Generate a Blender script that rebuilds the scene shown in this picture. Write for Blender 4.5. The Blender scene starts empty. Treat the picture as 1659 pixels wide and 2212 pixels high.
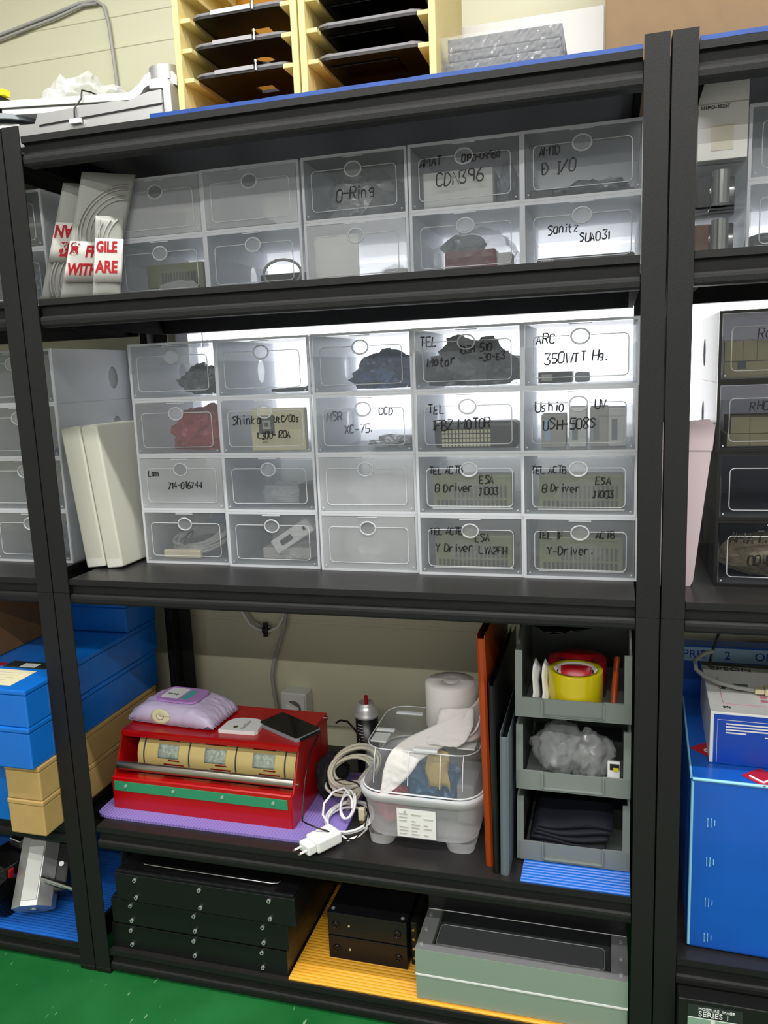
import bpy, bmesh, math, random
from mathutils import Vector, Matrix, noise
S = bpy.context.scene
COL = S.collection
R = math.radians
PI = math.pi

# ---------------------------------------------------------------- camera, world, exposure
cam = bpy.data.cameras.new('camera'); camo = bpy.data.objects.new('camera', cam); COL.objects.link(camo)
cam.sensor_fit = 'VERTICAL'; cam.sensor_height = 24.0; cam.lens = 24.0 * 1738.9 / 2212.0
cam.clip_start = 0.02
yaw, pitch, roll = 0.2809, -0.17199, 0.0400
MR = Matrix.Rotation(yaw, 3, 'Z') @ Matrix.Rotation(pitch, 3, 'X') @ Matrix.Rotation(roll, 3, 'Y') @ Matrix.Rotation(R(90), 3, 'X')
camo.matrix_world = Matrix.Translation((1.07076, -1.36162, 1.30118)) @ MR.to_4x4()
S.camera = camo
w = bpy.data.worlds.new('world'); S.world = w; w.use_nodes = True
w.node_tree.nodes['Background'].inputs[0].default_value = (0.8, 0.85, 0.9, 1)
w.node_tree.nodes['Background'].inputs[1].default_value = 0.15
S.view_settings.view_transform = 'Standard'; S.view_settings.look = 'None'
S.view_settings.gamma = 1.0; S.view_settings.use_curve_mapping = False
S.view_settings.exposure = 0.0
S.cycles.max_bounces = 16; S.cycles.transparent_max_bounces = 48
S.cycles.diffuse_bounces = 4; S.cycles.transmission_bounces = 8
S.cycles.sample_clamp_indirect = 4.0; S.cycles.caustics_reflective = False; S.cycles.caustics_refractive = False
WINDOW_GLOW = 4.6
TUBES = [(-3.05, 0.9, 2.64, 3.0, 58.0), (-1.9, 0.9, 2.64, 3.0, 50.0), (-0.50, 0.9, 2.64, 3.0, 50.0)]   # y, x, z, length, watts

# ---------------------------------------------------------------- materials
def lin(c):
    if isinstance(c, str):
        c = [int(c[i:i+2], 16) / 255 for i in (0, 2, 4)]
    return tuple(x / 12.92 if x <= 0.04045 else ((x + 0.055) / 1.055) ** 2.4 for x in c[:3]) + (1.0,)
MAT = {}
def mat(name, col, rough=0.5, metal=0.0, bump=0.0, bscale=200.0, var=0.0, vscale=8.0, spec=0.5, coat=0.0, trans=0.0, thru=0.0, emit=0.0, wave=None):
    """trans: share of straight see-through, thru: share of light passing diffusely"""
    if name in MAT: return MAT[name]
    m = bpy.data.materials.new(name); m.use_nodes = True; MAT[name] = m
    nt = m.node_tree; N = nt.nodes; L = nt.links
    b = N['Principled BSDF']; out = N['Material Output']
    c = lin(col)
    b.inputs['Base Color'].default_value = c
    b.inputs['Roughness'].default_value = rough
    b.inputs['Metallic'].default_value = metal
    b.inputs['Specular IOR Level'].default_value = spec
    b.inputs['Coat Weight'].default_value = coat
    tc = N.new('ShaderNodeTexCoord')
    if var > 0:
        n = N.new('ShaderNodeTexNoise'); n.inputs['Scale'].default_value = vscale; n.inputs['Detail'].default_value = 6
        L.new(tc.outputs['Object'], n.inputs['Vector'])
        r = N.new('ShaderNodeValToRGB')
        r.color_ramp.elements[0].position = 0.3; r.color_ramp.elements[1].position = 0.7
        r.color_ramp.elements[0].color = tuple(max(0, x * (1 - var)) for x in c[:3]) + (1,)
        r.color_ramp.elements[1].color = tuple(min(1, x * (1 + var)) for x in c[:3]) + (1,)
        L.new(n.outputs['Fac'], r.inputs['Fac']); L.new(r.outputs['Color'], b.inputs['Base Color'])
    if bump > 0 or wave:
        bp = N.new('ShaderNodeBump'); bp.inputs['Strength'].default_value = bump or 0.5
        if wave:
            n2 = N.new('ShaderNodeTexWave'); n2.bands_direction = wave[0]; n2.inputs['Scale'].default_value = wave[1]
            bp.inputs['Distance'].default_value = 0.004
        else:
            n2 = N.new('ShaderNodeTexNoise'); n2.inputs['Scale'].default_value = bscale; n2.inputs['Detail'].default_value = 3
            bp.inputs['Distance'].default_value = 0.002
        L.new(tc.outputs['Object'], n2.inputs['Vector'])
        L.new(n2.outputs['Fac'], bp.inputs['Height']); L.new(bp.outputs['Normal'], b.inputs['Normal'])
    if emit > 0:
        b.inputs['Emission Color'].default_value = c; b.inputs['Emission Strength'].default_value = emit
    last = b.outputs[0]
    if thru > 0:
        t = N.new('ShaderNodeBsdfTranslucent'); t.inputs[0].default_value = c
        x = N.new('ShaderNodeMixShader'); x.inputs[0].default_value = thru
        L.new(last, x.inputs[1]); L.new(t.outputs[0], x.inputs[2]); last = x.outputs[0]
    if trans > 0:
        t = N.new('ShaderNodeBsdfTransparent'); t.inputs[0].default_value = tuple(0.78 + 0.22 * min(1, q) for q in c[:3]) + (1,)
        x = N.new('ShaderNodeMixShader'); x.inputs[0].default_value = trans
        L.new(last, x.inputs[1]); L.new(t.outputs[0], x.inputs[2]); last = x.outputs[0]
    L.new(last, out.inputs[0])
    return m

mat('rack_black', '1a1a1a', 0.58, bump=0.25, bscale=900, spec=0.3)
mat('beam_matte', '151515', 0.95, spec=0.05)
mat('shelf_board', '232121', 0.36, bump=0.05, bscale=300, spec=0.5)
mat('wall_panel', 'd4d2b6', 0.45)
mat('room_white', 'd8d8d2', 0.8)
mat('ceiling_white', 'dcdcd8', 0.8)
mat('window_frame', 'c9c8d2', 0.4)
mat('window_pane', 'ffffff', 0.5, emit=WINDOW_GLOW)
mat('clear_shell', 'eef0f3', 0.25, trans=0.46, thru=0.72)
mat('clear_rim', 'eceef2', 0.22, trans=0.10, thru=0.4)
mat('clear_tray', 'eef0f2', 0.2, trans=0.75, thru=0.6)
mat('clear_pane', 'c6cace', 0.12, trans=0.85, thru=0.35)
mat('ring_film', 'eceef0', 0.15, trans=0.84, thru=0.3)
mat('frosted_pane', 'eceef0', 0.3, trans=0.64, thru=0.45)
mat('clear_line', 'eef0f3', 0.15, trans=0.25, thru=0.4)
mat('smoke_shell', '0b0b0c', 0.2)
mat('smoke_side', '707078', 0.2, trans=0.22, thru=0.5)
mat('smoke_pane', '2c333c', 0.10, trans=0.87)
mat('marker_ink', '101012', 0.45)
mat('faint_ink', '5d5d62', 0.45)
mat('red_ink', 'b50f20', 0.5)
mat('black', '0e0e0f', 0.45)
mat('gloss_black', '08080a', 0.12)
mat('dark_metal', '17171a', 0.38, metal=0.2, bump=0.06, bscale=500)
mat('dark_fabric', '141416', 0.9, bump=0.5, bscale=120)
mat('steel', 'c9c9c8', 0.22, metal=1.0)
mat('brushed_steel', 'b9b6aa', 0.3, metal=1.0, bump=0.05, bscale=60)
mat('aluminium', 'cfcfd0', 0.38, metal=0.75, bump=0.04, bscale=400)
mat('cast_white', 'dededc', 0.42, metal=0.15, bump=0.08, bscale=500)
mat('screw_steel', 'cfcfd0', 0.3, metal=0.6)
mat('bright_metal', 'd6d6d6', 0.28, metal=0.55)
mat('recess_grey', '3a3c3e', 0.3)
mat('grip_grey', '4c4d50', 0.35)
mat('yellow_plastic', 'ecdc9c', 0.5, thru=0.25)
mat('amber_back', 'd59a2a', 0.55, thru=0.3)
mat('tray_black', '141111', 0.35)
mat('tray_edge', '77757a', 0.35)
mat('tray_dull', '48494c', 0.4)
mat('strip_grey', '9c9a9e', 0.35)
mat('faded', 'dcd6c6', 0.7)
mat('blue_sheet', '1c66c8', 0.32, var=0.08, vscale=20)
mat('blue_sheet_dull', '0f4290', 0.4, var=0.15, vscale=25)
mat('yellow_sheet', 'f0ae2c', 0.4)
mat('cardboard', '7d6446', 0.75, var=0.06, vscale=30)
mat('cardboard_brown', '7d5a34', 0.75, var=0.08, vscale=20)
mat('tan_card', 'bd9d62', 0.7, var=0.05, vscale=25)
mat('blue_box', '0f70d2', 0.28, var=0.05, vscale=15, coat=0.2)
mat('blue_carton', '0a58bd', 0.38, var=0.08, vscale=9, coat=0.2)
mat('edge_wear', '8fd0ee', 0.3)
mat('white_paper', 'e9e9e6', 0.7)
mat('white_gloss', 'f0f0f0', 0.25)
mat('grey_paper', 'b9b7b0', 0.7)
mat('foam_white', 'd6d6c8', 0.75, thru=0.15)
mat('cream', 'e0d9b4', 0.6)
mat('red_paint', 'b2070c', 0.3, coat=0.25)
mat('green_strip', '2f8f63', 0.45)
mat('film_roll', 'dcc682', 0.22, coat=0.5)
mat('film_band', '3f474c', 0.4)
mat('film_print', 'a6b2a6', 0.5, var=0.35, vscale=160)
mat('film_red', '8e1f18', 0.4)
mat('lavender', 'cdbfde', 0.4, var=0.06, vscale=30)
mat('lid_purple', 'bd8cd0', 0.35)
mat('teal_print', '55b0ac', 0.5)
mat('purple_mat', '8f7cc9', 0.7, bump=0.5, wave=('X', 45))
mat('cable_white', 'ececec', 0.4)
mat('cable_beige', 'c9c3b0', 0.45)
mat('cable_grey', 'a6a6a2', 0.5)
mat('cable_black', '0c0c0d', 0.4)
mat('beige_plastic', 'd9cfae', 0.45)
mat('tissue', 'f2efec', 0.9, thru=0.3, bump=0.35, bscale=140)
mat('can_label', '141416', 0.3)
mat('clear_lid', 'e6eaed', 0.06, trans=0.91)
mat('clear_lid_edge', 'f2f5f7', 0.08, trans=0.35)
mat('milky_tub', 'eef0f2', 0.3, trans=0.52, thru=0.45)
mat('bag_blue', '3f7fb4', 0.25, trans=0.15, thru=0.2)
mat('bag_pink', 'c43c50', 0.3, thru=0.3)
mat('bag_red', 'c85a58', 0.3, trans=0.1, thru=0.35)
mat('kraft', 'b59f63', 0.6)
mat('bag_clear', 'f0f1f2', 0.08, trans=0.74)
mat('film_clear', 'f0f1f2', 0.06, trans=0.90)
mat('bag_wrap', 'f0f2f2', 0.10, trans=0.62, thru=0.2)
mat('bin_bag', 'd4d6d8', 0.07, trans=0.66, coat=1.0)
mat('bag_silver', 'c4c6c8', 0.3, metal=0.3)
mat('bag_dark', '7c8189', 0.28, metal=0.25)
mat('bag_navy', '5f7aa6', 0.32, metal=0.1)
mat('bag_slate', '8b949e', 0.35)
mat('pouch', 'c9cbc4', 0.3, trans=0.12, thru=0.35)
mat('tape_white', 'dedcd6', 0.4)
mat('board_olive', '737a48', 0.5, var=0.12, vscale=40)
mat('board_slot', '12140d', 0.6)
mat('device_grey', '8f959b', 0.4)
mat('device_dark', '2c2f33', 0.4)
mat('bubble_brown', 'c6b89a', 0.3, var=0.25, vscale=90)
mat('bin_grey', '7d8481', 0.5)
mat('orange_folder', 'a8420e', 0.35, thru=0.15)
mat('folder_black', '0a0a0c', 0.35)
mat('folder_grey', '626b74', 0.45)
mat('tape_yellow', 'd8c414', 0.2, trans=0.08, coat=0.5)
mat('tape_red', 'b51422', 0.3)
mat('instrument_green', '93a396', 0.42, metal=0.1)
mat('instrument_top', '8f9092', 0.35, metal=0.3)
mat('navy_cloth', '0c1020', 0.8)
mat('brown_leather', '8a5a34', 0.6)
mat('pink_foam', 'e6d3da', 0.6, thru=0.3)
mat('lcd_teal', '4d6b6c', 0.4)
mat('pink_print', 'd58fa6', 0.6)
mat('print_blue', '0c45b0', 0.35)
mat('pale_blue', 'a9cdea', 0.5)
mat('label_black', '2a302e', 0.4)
mat('label_green', '8fae9a', 0.5)
mat('plug_white', 'e6e6e2', 0.35)
mat('socket_dark', '6f6f6a', 0.6)
mat('gold', 'c7a860', 0.3, metal=1.0)

# floor: worn green epoxy
def floor_mat():
    m = bpy.data.materials.new('green_epoxy'); m.use_nodes = True; MAT['green_epoxy'] = m
    nt = m.node_tree; N = nt.nodes; L = nt.links; b = N['Principled BSDF']
    tc = N.new('ShaderNodeTexCoord')
    n = N.new('ShaderNodeTexNoise'); n.inputs['Scale'].default_value = 5; n.inputs['Detail'].default_value = 8
    r = N.new('ShaderNodeValToRGB'); r.color_ramp.elements[0].position = 0.35; r.color_ramp.elements[1].position = 0.72
    r.color_ramp.elements[0].color = lin('17602b'); r.color_ramp.elements[1].color = lin('26743c')
    L.new(tc.outputs['Object'], n.inputs['Vector']); L.new(n.outputs['Fac'], r.inputs['Fac'])
    mp = N.new('ShaderNodeMapping'); mp.inputs['Scale'].default_value = (120, 26, 1); mp.inputs['Rotation'].default_value = (0, 0, 0.5)
    n2 = N.new('ShaderNodeTexNoise'); n2.inputs['Scale'].default_value = 1; n2.inputs['Detail'].default_value = 2
    L.new(tc.outputs['Object'], mp.inputs['Vector']); L.new(mp.outputs[0], n2.inputs['Vector'])
    r2 = N.new('ShaderNodeValToRGB'); r2.color_ramp.elements[0].position = 0.71; r2.color_ramp.elements[1].position = 0.76
    L.new(n2.outputs['Fac'], r2.inputs['Fac'])
    mx = N.new('ShaderNodeMixRGB'); mx.inputs[2].default_value = lin('7fae84')
    L.new(r2.outputs[0], mx.inputs[0]); L.new(r.outputs[0], mx.inputs[1]); L.new(mx.outputs[0], b.inputs['Base Color'])
    # grey added on the unseen floor further from the racks, limits green bounce light
    sx = N.new('ShaderNodeSeparateXYZ'); L.new(tc.outputs['Object'], sx.inputs[0])
    lt = N.new('ShaderNodeMath'); lt.operation = 'LESS_THAN'; lt.inputs[1].default_value = -0.75; L.new(sx.outputs[1], lt.inputs[0])
    m2 = N.new('ShaderNodeMixRGB'); m2.inputs[2].default_value = lin('8c8c8a')
    L.new(lt.outputs[0], m2.inputs[0]); L.new(mx.outputs[0], m2.inputs[1]); L.new(m2.outputs[0], b.inputs['Base Color'])
    b.inputs['Roughness'].default_value = 0.32
floor_mat()

# ---------------------------------------------------------------- mesh builder
class MB:
    def __init__(s): s.v = []; s.f = []; s.m = []; s.sm = []
    def add(s, vs, fs, m=0, smooth=False):
        o = len(s.v); s.v += [tuple(v) for v in vs]
        for f in fs: s.f.append([i + o for i in f]); s.m.append(m); s.sm.append(smooth)
        return s
    def bm(s, bm, m=0, smooth=False):
        bm.verts.index_update()
        s.add([v.co[:] for v in bm.verts], [[v.index for v in f.verts] for f in bm.faces], m, smooth); bm.free(); return s
    def box(s, x0, x1, y0, y1, z0, z1, bev=0.0, m=0, seg=2):
        if bev <= 0:
            vs = [(x, y, z) for z in (z0, z1) for y in (y0, y1) for x in (x0, x1)]
            return s.add(vs, [(0, 2, 3, 1), (4, 5, 7, 6), (0, 1, 5, 4), (2, 6, 7, 3), (0, 4, 6, 2), (1, 3, 7, 5)], m)
        b = bmesh.new(); bmesh.ops.create_cube(b, size=1.0)
        for v in b.verts:
            v.co = Vector((x0 + (v.co.x + .5) * (x1 - x0), y0 + (v.co.y + .5) * (y1 - y0), z0 + (v.co.z + .5) * (z1 - z0)))
        bmesh.ops.bevel(b, geom=b.edges[:], offset=bev, segments=seg, profile=0.5, affect='EDGES')
        return s.bm(b, m)
    def cyl(s, p0, p1, r0, r1=None, seg=20, m=0, caps=True, smooth=True):
        r1 = r0 if r1 is None else r1
        p0 = Vector(p0); p1 = Vector(p1); d = (p1 - p0).normalized()
        a = d.orthogonal().normalized(); b = d.cross(a)
        vs = []
        for p, r in ((p0, r0), (p1, r1)):
            for i in range(seg):
                t = 2 * PI * i / seg; vs.append(p + (a * math.cos(t) + b * math.sin(t)) * r)
        s.add(vs, [(i, (i + 1) % seg, seg + (i + 1) % seg, seg + i) for i in range(seg)], m, smooth)
        if caps: s.add(vs, [list(range(seg))[::-1], list(range(seg, 2 * seg))], m)
        return s
    def tube(s, pts, r, seg=8, m=0, closed=False):
        pts = [Vector(p) for p in pts]; n = len(pts); vs = []
        up = None
        for i, p in enumerate(pts):
            if closed: d = pts[(i + 1) % n] - pts[i - 1]
            else: d = pts[min(i + 1, n - 1)] - pts[max(i - 1, 0)]
            if d.length < 1e-9: d = Vector((0, 0, 1))
            d.normalize()
            if up is None: up = d.orthogonal().normalized()
            a = up - d * up.dot(d)
            a = a.normalized() if a.length > 1e-6 else d.orthogonal().normalized()
            up = a; b = d.cross(a)
            for k in range(seg):
                t = 2 * PI * k / seg; vs.append(p + (a * math.cos(t) + b * math.sin(t)) * r)
        fs = []
        for i in range(n if closed else n - 1):
            j = (i + 1) % n
            for k in range(seg): fs.append((i * seg + k, i * seg + (k + 1) % seg, j * seg + (k + 1) % seg, j * seg + k))
        s.add(vs, fs, m, True)
        if not closed: s.add(vs, [list(range(seg))[::-1], list(range((n - 1) * seg, n * seg))], m)
        return s
    def lathe(s, prof, c=(0, 0, 0), seg=32, m=0, smooth=True):
        vs = []; n = len(prof)
        for r, z in prof:
            for i in range(seg):
                t = 2 * PI * i / seg; vs.append((c[0] + r * math.cos(t), c[1] + r * math.sin(t), c[2] + z))
        s.add(vs, [(k * seg + i, k * seg + (i + 1) % seg, (k + 1) * seg + (i + 1) % seg, (k + 1) * seg + i) for k in range(n - 1) for i in range(seg)], m, smooth)
        return s
    def prism(s, poly, axis, d0, d1, m=0, smooth=False):
        """poly in the two other axes (x: y,z / y: x,z / z: x,y)"""
        def P(a, b, d): return {'x': (d, a, b), 'y': (a, d, b), 'z': (a, b, d)}[axis]
        n = len(poly); vs = [P(a, b, d0) for a, b in poly] + [P(a, b, d1) for a, b in poly]
        s.add(vs, [(i, (i + 1) % n, n + (i + 1) % n, n + i) for i in range(n)], m, smooth)
        s.add(vs, [list(range(n)), list(range(n, 2 * n))[::-1]], m)
        return s
    def plate_hole(s, x0, x1, z0, z1, y0, y1, hx, hz, rx, rz, axis='y', n=32, m=0):
        """rectangular plate with an oval hole; axis y: plate in xz; axis x: plate in yz"""
        def P(a, d, b): return (a, d, b) if axis == 'y' else (d, a, b)
        I = []; O = []
        for i in range(n):
            t = 2 * PI * i / n + 1e-4; c, q = math.cos(t), math.sin(t)
            I.append((hx + rx * c, hz + rz * q))
            k = 1e9
            if c > 1e-9: k = min(k, (x1 - hx) / c)
            if c < -1e-9: k = min(k, (x0 - hx) / c)
            if q > 1e-9: k = min(k, (z1 - hz) / q)
            if q < -1e-9: k = min(k, (z0 - hz) / q)
            O.append([hx + k * c, hz + k * q])
        for cx, cz in ((x0, z0), (x0, z1), (x1, z0), (x1, z1)):
            j = min(range(n), key=lambda q: (O[q][0] - cx) ** 2 + (O[q][1] - cz) ** 2); O[j] = [cx, cz]
        vs = [P(a, y0, b) for a, b in I] + [P(a, y0, b) for a, b in O] + [P(a, y1, b) for a, b in I] + [P(a, y1, b) for a, b in O]
        fs = []
        for i in range(n):
            j = (i + 1) % n
            fs += [(i, j, n + j, n + i), (2 * n + i, 3 * n + i, 3 * n + j, 2 * n + j), (i, 2 * n + i, 2 * n + j, j), (n + i, n + j, 3 * n + j, 3 * n + i)]
        return s.add(vs, fs, m)
    def blob(s, c, r, seed=0, amp=0.35, sub=4, m=0, smooth=False, freq=2.2, floor=None, crease=True):
        """crumpled plastic: a lumpy body whose low-resolution facets are jittered and shaded flat"""
        b = bmesh.new(); bmesh.ops.create_icosphere(b, subdivisions=min(sub, 4), radius=1.0)
        off = Vector((seed * 7.3, seed * 3.1, seed * 1.7)); rnd = random.Random(seed)
        for v in b.verts:
            p = v.co.copy()
            q = Vector((p.x ** 3 * .25 + p.x * .75, p.y ** 3 * .25 + p.y * .75, p.z))
            n1 = noise.noise(p * freq * .8 + off); n2 = noise.noise(p * freq * 2.6 - off)
            n3 = abs(noise.noise(p * freq * 1.7 + off * 2))
            k = 1 + amp * (n1 * .9 + n2 * .45 - n3 * .55)
            jt = amp * (.11 if smooth != 'soft' else .03)
            p = q * k + Vector((rnd.uniform(-1, 1), rnd.uniform(-1, 1), rnd.uniform(-1, 1))) * jt
            p = Vector((c[0] + p.x * r[0], c[1] + p.y * r[1], c[2] + p.z * r[2]))
            if floor is not None and p.z < floor: p.z = floor + 0.0005 * (n2 + 1)
            v.co = p
        return s.bm(b, m, bool(smooth))
    def sheet(s, rows, th=0.0004, m=0, smooth=True):
        """rows: list of lists of points; given a thin thickness along the local normal"""
        nr = len(rows); nc = len(rows[0]); V = [[Vector(p) for p in r] for r in rows]
        top = []; bot = []
        for i in range(nr):
            for j in range(nc):
                du = V[i][min(j + 1, nc - 1)] - V[i][max(j - 1, 0)]; dv = V[min(i + 1, nr - 1)][j] - V[max(i - 1, 0)][j]
                n = du.cross(dv); n = n.normalized() if n.length > 1e-12 else Vector((0, 0, 1))
                top.append(V[i][j] + n * th); bot.append(V[i][j] - n * th)
        k = nr * nc; fs = []
        for i in range(nr - 1):
            for j in range(nc - 1):
                a = i * nc + j; fs.append((a, a + 1, a + nc + 1, a + nc)); fs.append((k + a, k + a + nc, k + a + nc + 1, k + a + 1))
        for j in range(nc - 1):
            fs.append((j, k + j, k + j + 1, j + 1)); a = (nr - 1) * nc + j; fs.append((a, a + 1, k + a + 1, k + a))
        for i in range(nr - 1):
            a = i * nc; fs.append((a, a + nc, k + a + nc, k + a)); a = i * nc + nc - 1; fs.append((a, k + a, k + a + nc, a + nc))
        return s.add(top + bot, fs, m, smooth)
    def xf(s, M, start=0):
        for i in range(start, len(s.v)): s.v[i] = tuple(M @ Vector(s.v[i]))
        return s
    def build(s, name, mats, parent=None, loc=(0, 0, 0), rot=(0, 0, 0)):
        me = bpy.data.meshes.new(name); me.from_pydata(s.v, [], s.f)
        if isinstance(mats, str): mats = [mats]
        for q in mats: me.materials.append(MAT[q])
        me.polygons.foreach_set('material_index', s.m); me.polygons.foreach_set('use_smooth', s.sm)
        b = bmesh.new(); b.from_mesh(me); bmesh.ops.recalc_face_normals(b, faces=b.faces); b.to_mesh(me); b.free()
        me.update()
        o = bpy.data.objects.new(name, me); COL.objects.link(o)
        o.location = loc; o.rotation_euler = rot
        if parent: o.parent = parent
        return o

def tag(o, label, cat, group=None, kind=None):
    if label: o['label'] = label
    if cat: o['category'] = cat
    if group: o['group'] = group
    if kind: o['kind'] = kind
    return o
def thing(name, label, cat, loc=(0, 0, 0), rot=(0, 0, 0), group=None):
    o = bpy.data.objects.new(name, None); COL.objects.link(o); o.empty_display_size = 0.05
    o.location = loc; o.rotation_euler = rot
    return tag(o, label, cat, group)
def struct(name, mb, mats): return tag(mb.build(name, mats), None, None, kind='structure')
def B(*a, **k): return MB().box(*a, **k)
def copy_tree(o, parent=None):
    c = o.copy(); COL.objects.link(c)
    if parent is not None: c.parent = parent
    for ch in list(o.children): copy_tree(ch, c)
    return c

# printed lettering (upright characters) as a thin mesh in the local xz plane, facing -y
def letters(text, size, depth=0.0004, align='LEFT', bold=0.0):
    cu = bpy.data.curves.new('t', 'FONT'); cu.body = text; cu.size = size; cu.extrude = depth; cu.align_x = align; cu.resolution_u = 3; cu.offset = bold
    ob = bpy.data.objects.new('t', cu); COL.objects.link(ob)
    dg = bpy.context.evaluated_depsgraph_get(); dg.update()
    me = bpy.data.meshes.new_from_object(ob.evaluated_get(dg))
    mb = MB(); mb.add([(v.co.x, -v.co.z, v.co.y) for v in me.vertices], [list(p.vertices) for p in me.polygons])
    bpy.data.objects.remove(ob); bpy.data.curves.remove(cu); bpy.data.meshes.remove(me)
    return mb
def place(mb, o, u, v, start=0):
    """maps local x->u, z->v, -y -> outward normal (u x v)"""
    u = Vector(u); v = Vector(v); n = u.normalized().cross(v.normalized())
    o = Vector(o)
    for i in range(start, len(mb.v)):
        p = mb.v[i]; mb.v[i] = tuple(o + u * p[0] + v * p[2] + n * (-p[1]))
    return mb

# hand lettering with a marker: single strokes on a 4 x 6 grid
SF = {}
for row in '''A:00 26 40|12 32;B:00 06 26 35 34 23 03|23 42 41 30 00;C:45 36 16 05 01 10 30 41;D:00 06 26 44 42 20 00;E:46 06 00 40|03 33;F:46 06 00|03 33;G:45 36 16 05 01 10 30 42 22;H:06 00|46 40|03 43;I:16 36|26 20|10 30;J:16 46|36 31 20 11;L:06 00 40;M:00 06 23 46 40;N:00 06 40 46;O:16 05 01 10 30 41 45 36 16;P:00 06 36 45 44 33 03;R:00 06 36 45 44 33 03|23 40;S:45 36 16 05 14 33 42 31 20 00;T:06 46|26 20;U:06 01 10 30 41 46;V:06 20 46;W:06 10 24 30 46;X:06 40|46 00;Y:06 23 46|23 20;Z:06 46 00 40;@:16 05 01 10 30 41 45 36 16|03 43;#:00 06 26 44 42 20 00|03 23;0:16 05 01 10 30 41 45 36 16;1:15 26 20;2:05 16 36 45 44 00 40;3:06 46 23 42 41 30 10 01;4:30 36 02 42;5:46 06 03 33 42 41 30 00;6:36 14 02 01 10 30 41 42 33 13 02;7:06 46 10;8:23 05 16 36 45 23 01 10 30 41 23;9:43 23 04 05 16 36 45 43 40;-:03 43;/:00 46;.:10 11;a:34 14 03 01 10 30 31|34 30;c:34 14 03 01 10 30;e:02 42 33 24 14 03 01 10 30;g:34 14 03 12 32|34 30 10;h:06 00|03 14 24 33 30;i:14 10|16 15;k:06 00|34 02 30;m:00 04|03 14 23 20|23 34 43 40;n:04 00|03 14 24 33 30;o:14 03 01 10 20 31 33 24 14;r:04 00|03 14 34;s:34 14 03 12 22 31 20 00;t:16 11 20 30|04 34;u:04 01 10 20 31|34 30;v:04 20 44;w:04 10 23 30 44;z:04 34 00 30;y:04 22|44 10'''.split(';'):
    SF[row[0]] = [[(int(t[0]) / 4, int(t[1]) / 6) for t in st.split()] for st in row[2:].split('|')]
def hand(lines, seed=0, lw=0.0013):
    """lines: (text, x, z, height[, slope]) in the pane's local xz plane"""
    rnd = random.Random(seed); out = []
    for ln in lines:
        mb = MB(); out.append(mb)
        t, x, z, h = ln[:4]; sl = ln[4] if len(ln) > 4 else 0.03
        cw = h * 0.62
        for ch in t:
            if ch in SF:
                jx, jz = rnd.uniform(-.06, .06) * h, rnd.uniform(-.08, .08) * h; sk = rnd.uniform(0.02, 0.22); sc = rnd.uniform(.88, 1.08)
                for st in SF[ch]:
                    pts = [(x + jx + (a * cw * (1.12 if ch in 'WM' else .82) + sk * b * cw) * sc, 0.0, z + jz + b * h * sc + sl * (x - ln[1])) for a, b in st]
                    mb.tube(pts, lw, 5)
            elif ch == '_':
                mb.tube([(x - cw * 8, 0, z + h * .45), (x, 0, z + h * .5)], lw, 5)
            x += cw * (1.32 if ch in 'WM' else 1.05 if ch != ' ' else 0.7) if ch not in 'il1.I' else cw * .62
    for mb in out: mb.v = [(a, b * .25, c) for a, b, c in mb.v]
    return out

# ---------------------------------------------------------------- levels (metres)
Z1, Z2, Z3, Z4, Z5 = 1.7606, 1.4650, 0.9084, 0.3570, 0.0582
W, PW, GAP, D = 1.11, 0.0368, 0.003, 0.465
BH = 0.052

# ---------------------------------------------------------------- room
WALLY = 0.52
RX0, RX1, RY0, CZ = -2.4, 3.6, -4.6, 2.75
struct('floor', B(RX0, RX1, RY0, WALLY + .1, -0.1, 0), 'green_epoxy')
struct('ceiling', B(RX0, RX1, RY0, WALLY + .1, CZ, CZ + .1), 'ceiling_white')
struct('wall_left', B(RX0 - .1, RX0, RY0, WALLY + .1, 0, CZ), 'room_white')
struct('wall_right', B(RX1, RX1 + .1, RY0, WALLY + .1, 0, CZ), 'room_white')
struct('wall_front', B(RX0, RX1, RY0 - .1, RY0, 0, CZ), 'room_white')
WX0, WX1, WZ0, WZ1 = 0.0, 2.3, 1.13, 1.60
mb = MB()
mb.box(RX0, RX1, WALLY, WALLY + .1, 0, WZ0).box(RX0, RX1, WALLY, WALLY + .1, WZ1, CZ)
mb.box(RX0, WX0, WALLY, WALLY + .1, WZ0, WZ1).box(WX1, RX1, WALLY, WALLY + .1, WZ0, WZ1)
for z in (0.20, 0.668, 1.10, 1.70, 2.108, 2.178, 2.60):      # seams of the sandwich panels
    mb.prism([(WALLY + .001, z - .006), (WALLY - .0016, z - .003), (WALLY - .0016, z + .003), (WALLY + .001, z + .006)], 'x', RX0, RX1)
struct('wall_back', mb, 'wall_panel')
mb = MB(); t = 0.035
mb.box(WX0, WX0 + t, WALLY - .015, WALLY + .07, WZ0, WZ1).box(WX1 - t, WX1, WALLY - .015, WALLY + .07, WZ0, WZ1)
mb.box(WX0 + t, WX1 - t, WALLY - .015, WALLY + .07, WZ0, WZ0 + t).box(WX0 + t, WX1 - t, WALLY - .015, WALLY + .07, WZ1 - t, WZ1)
mb.box(WX0 + t + .02, WX0 + t + .024, WALLY + .02, WALLY + .05, WZ0 + t, WZ1 - t)
wf = struct('window_1', mb, 'window_frame')
B(WX0 + t, WX1 - t, WALLY + .052, WALLY + .058, WZ0 + t, WZ1 - t).build('window_pane', 'window_pane', wf)

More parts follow.
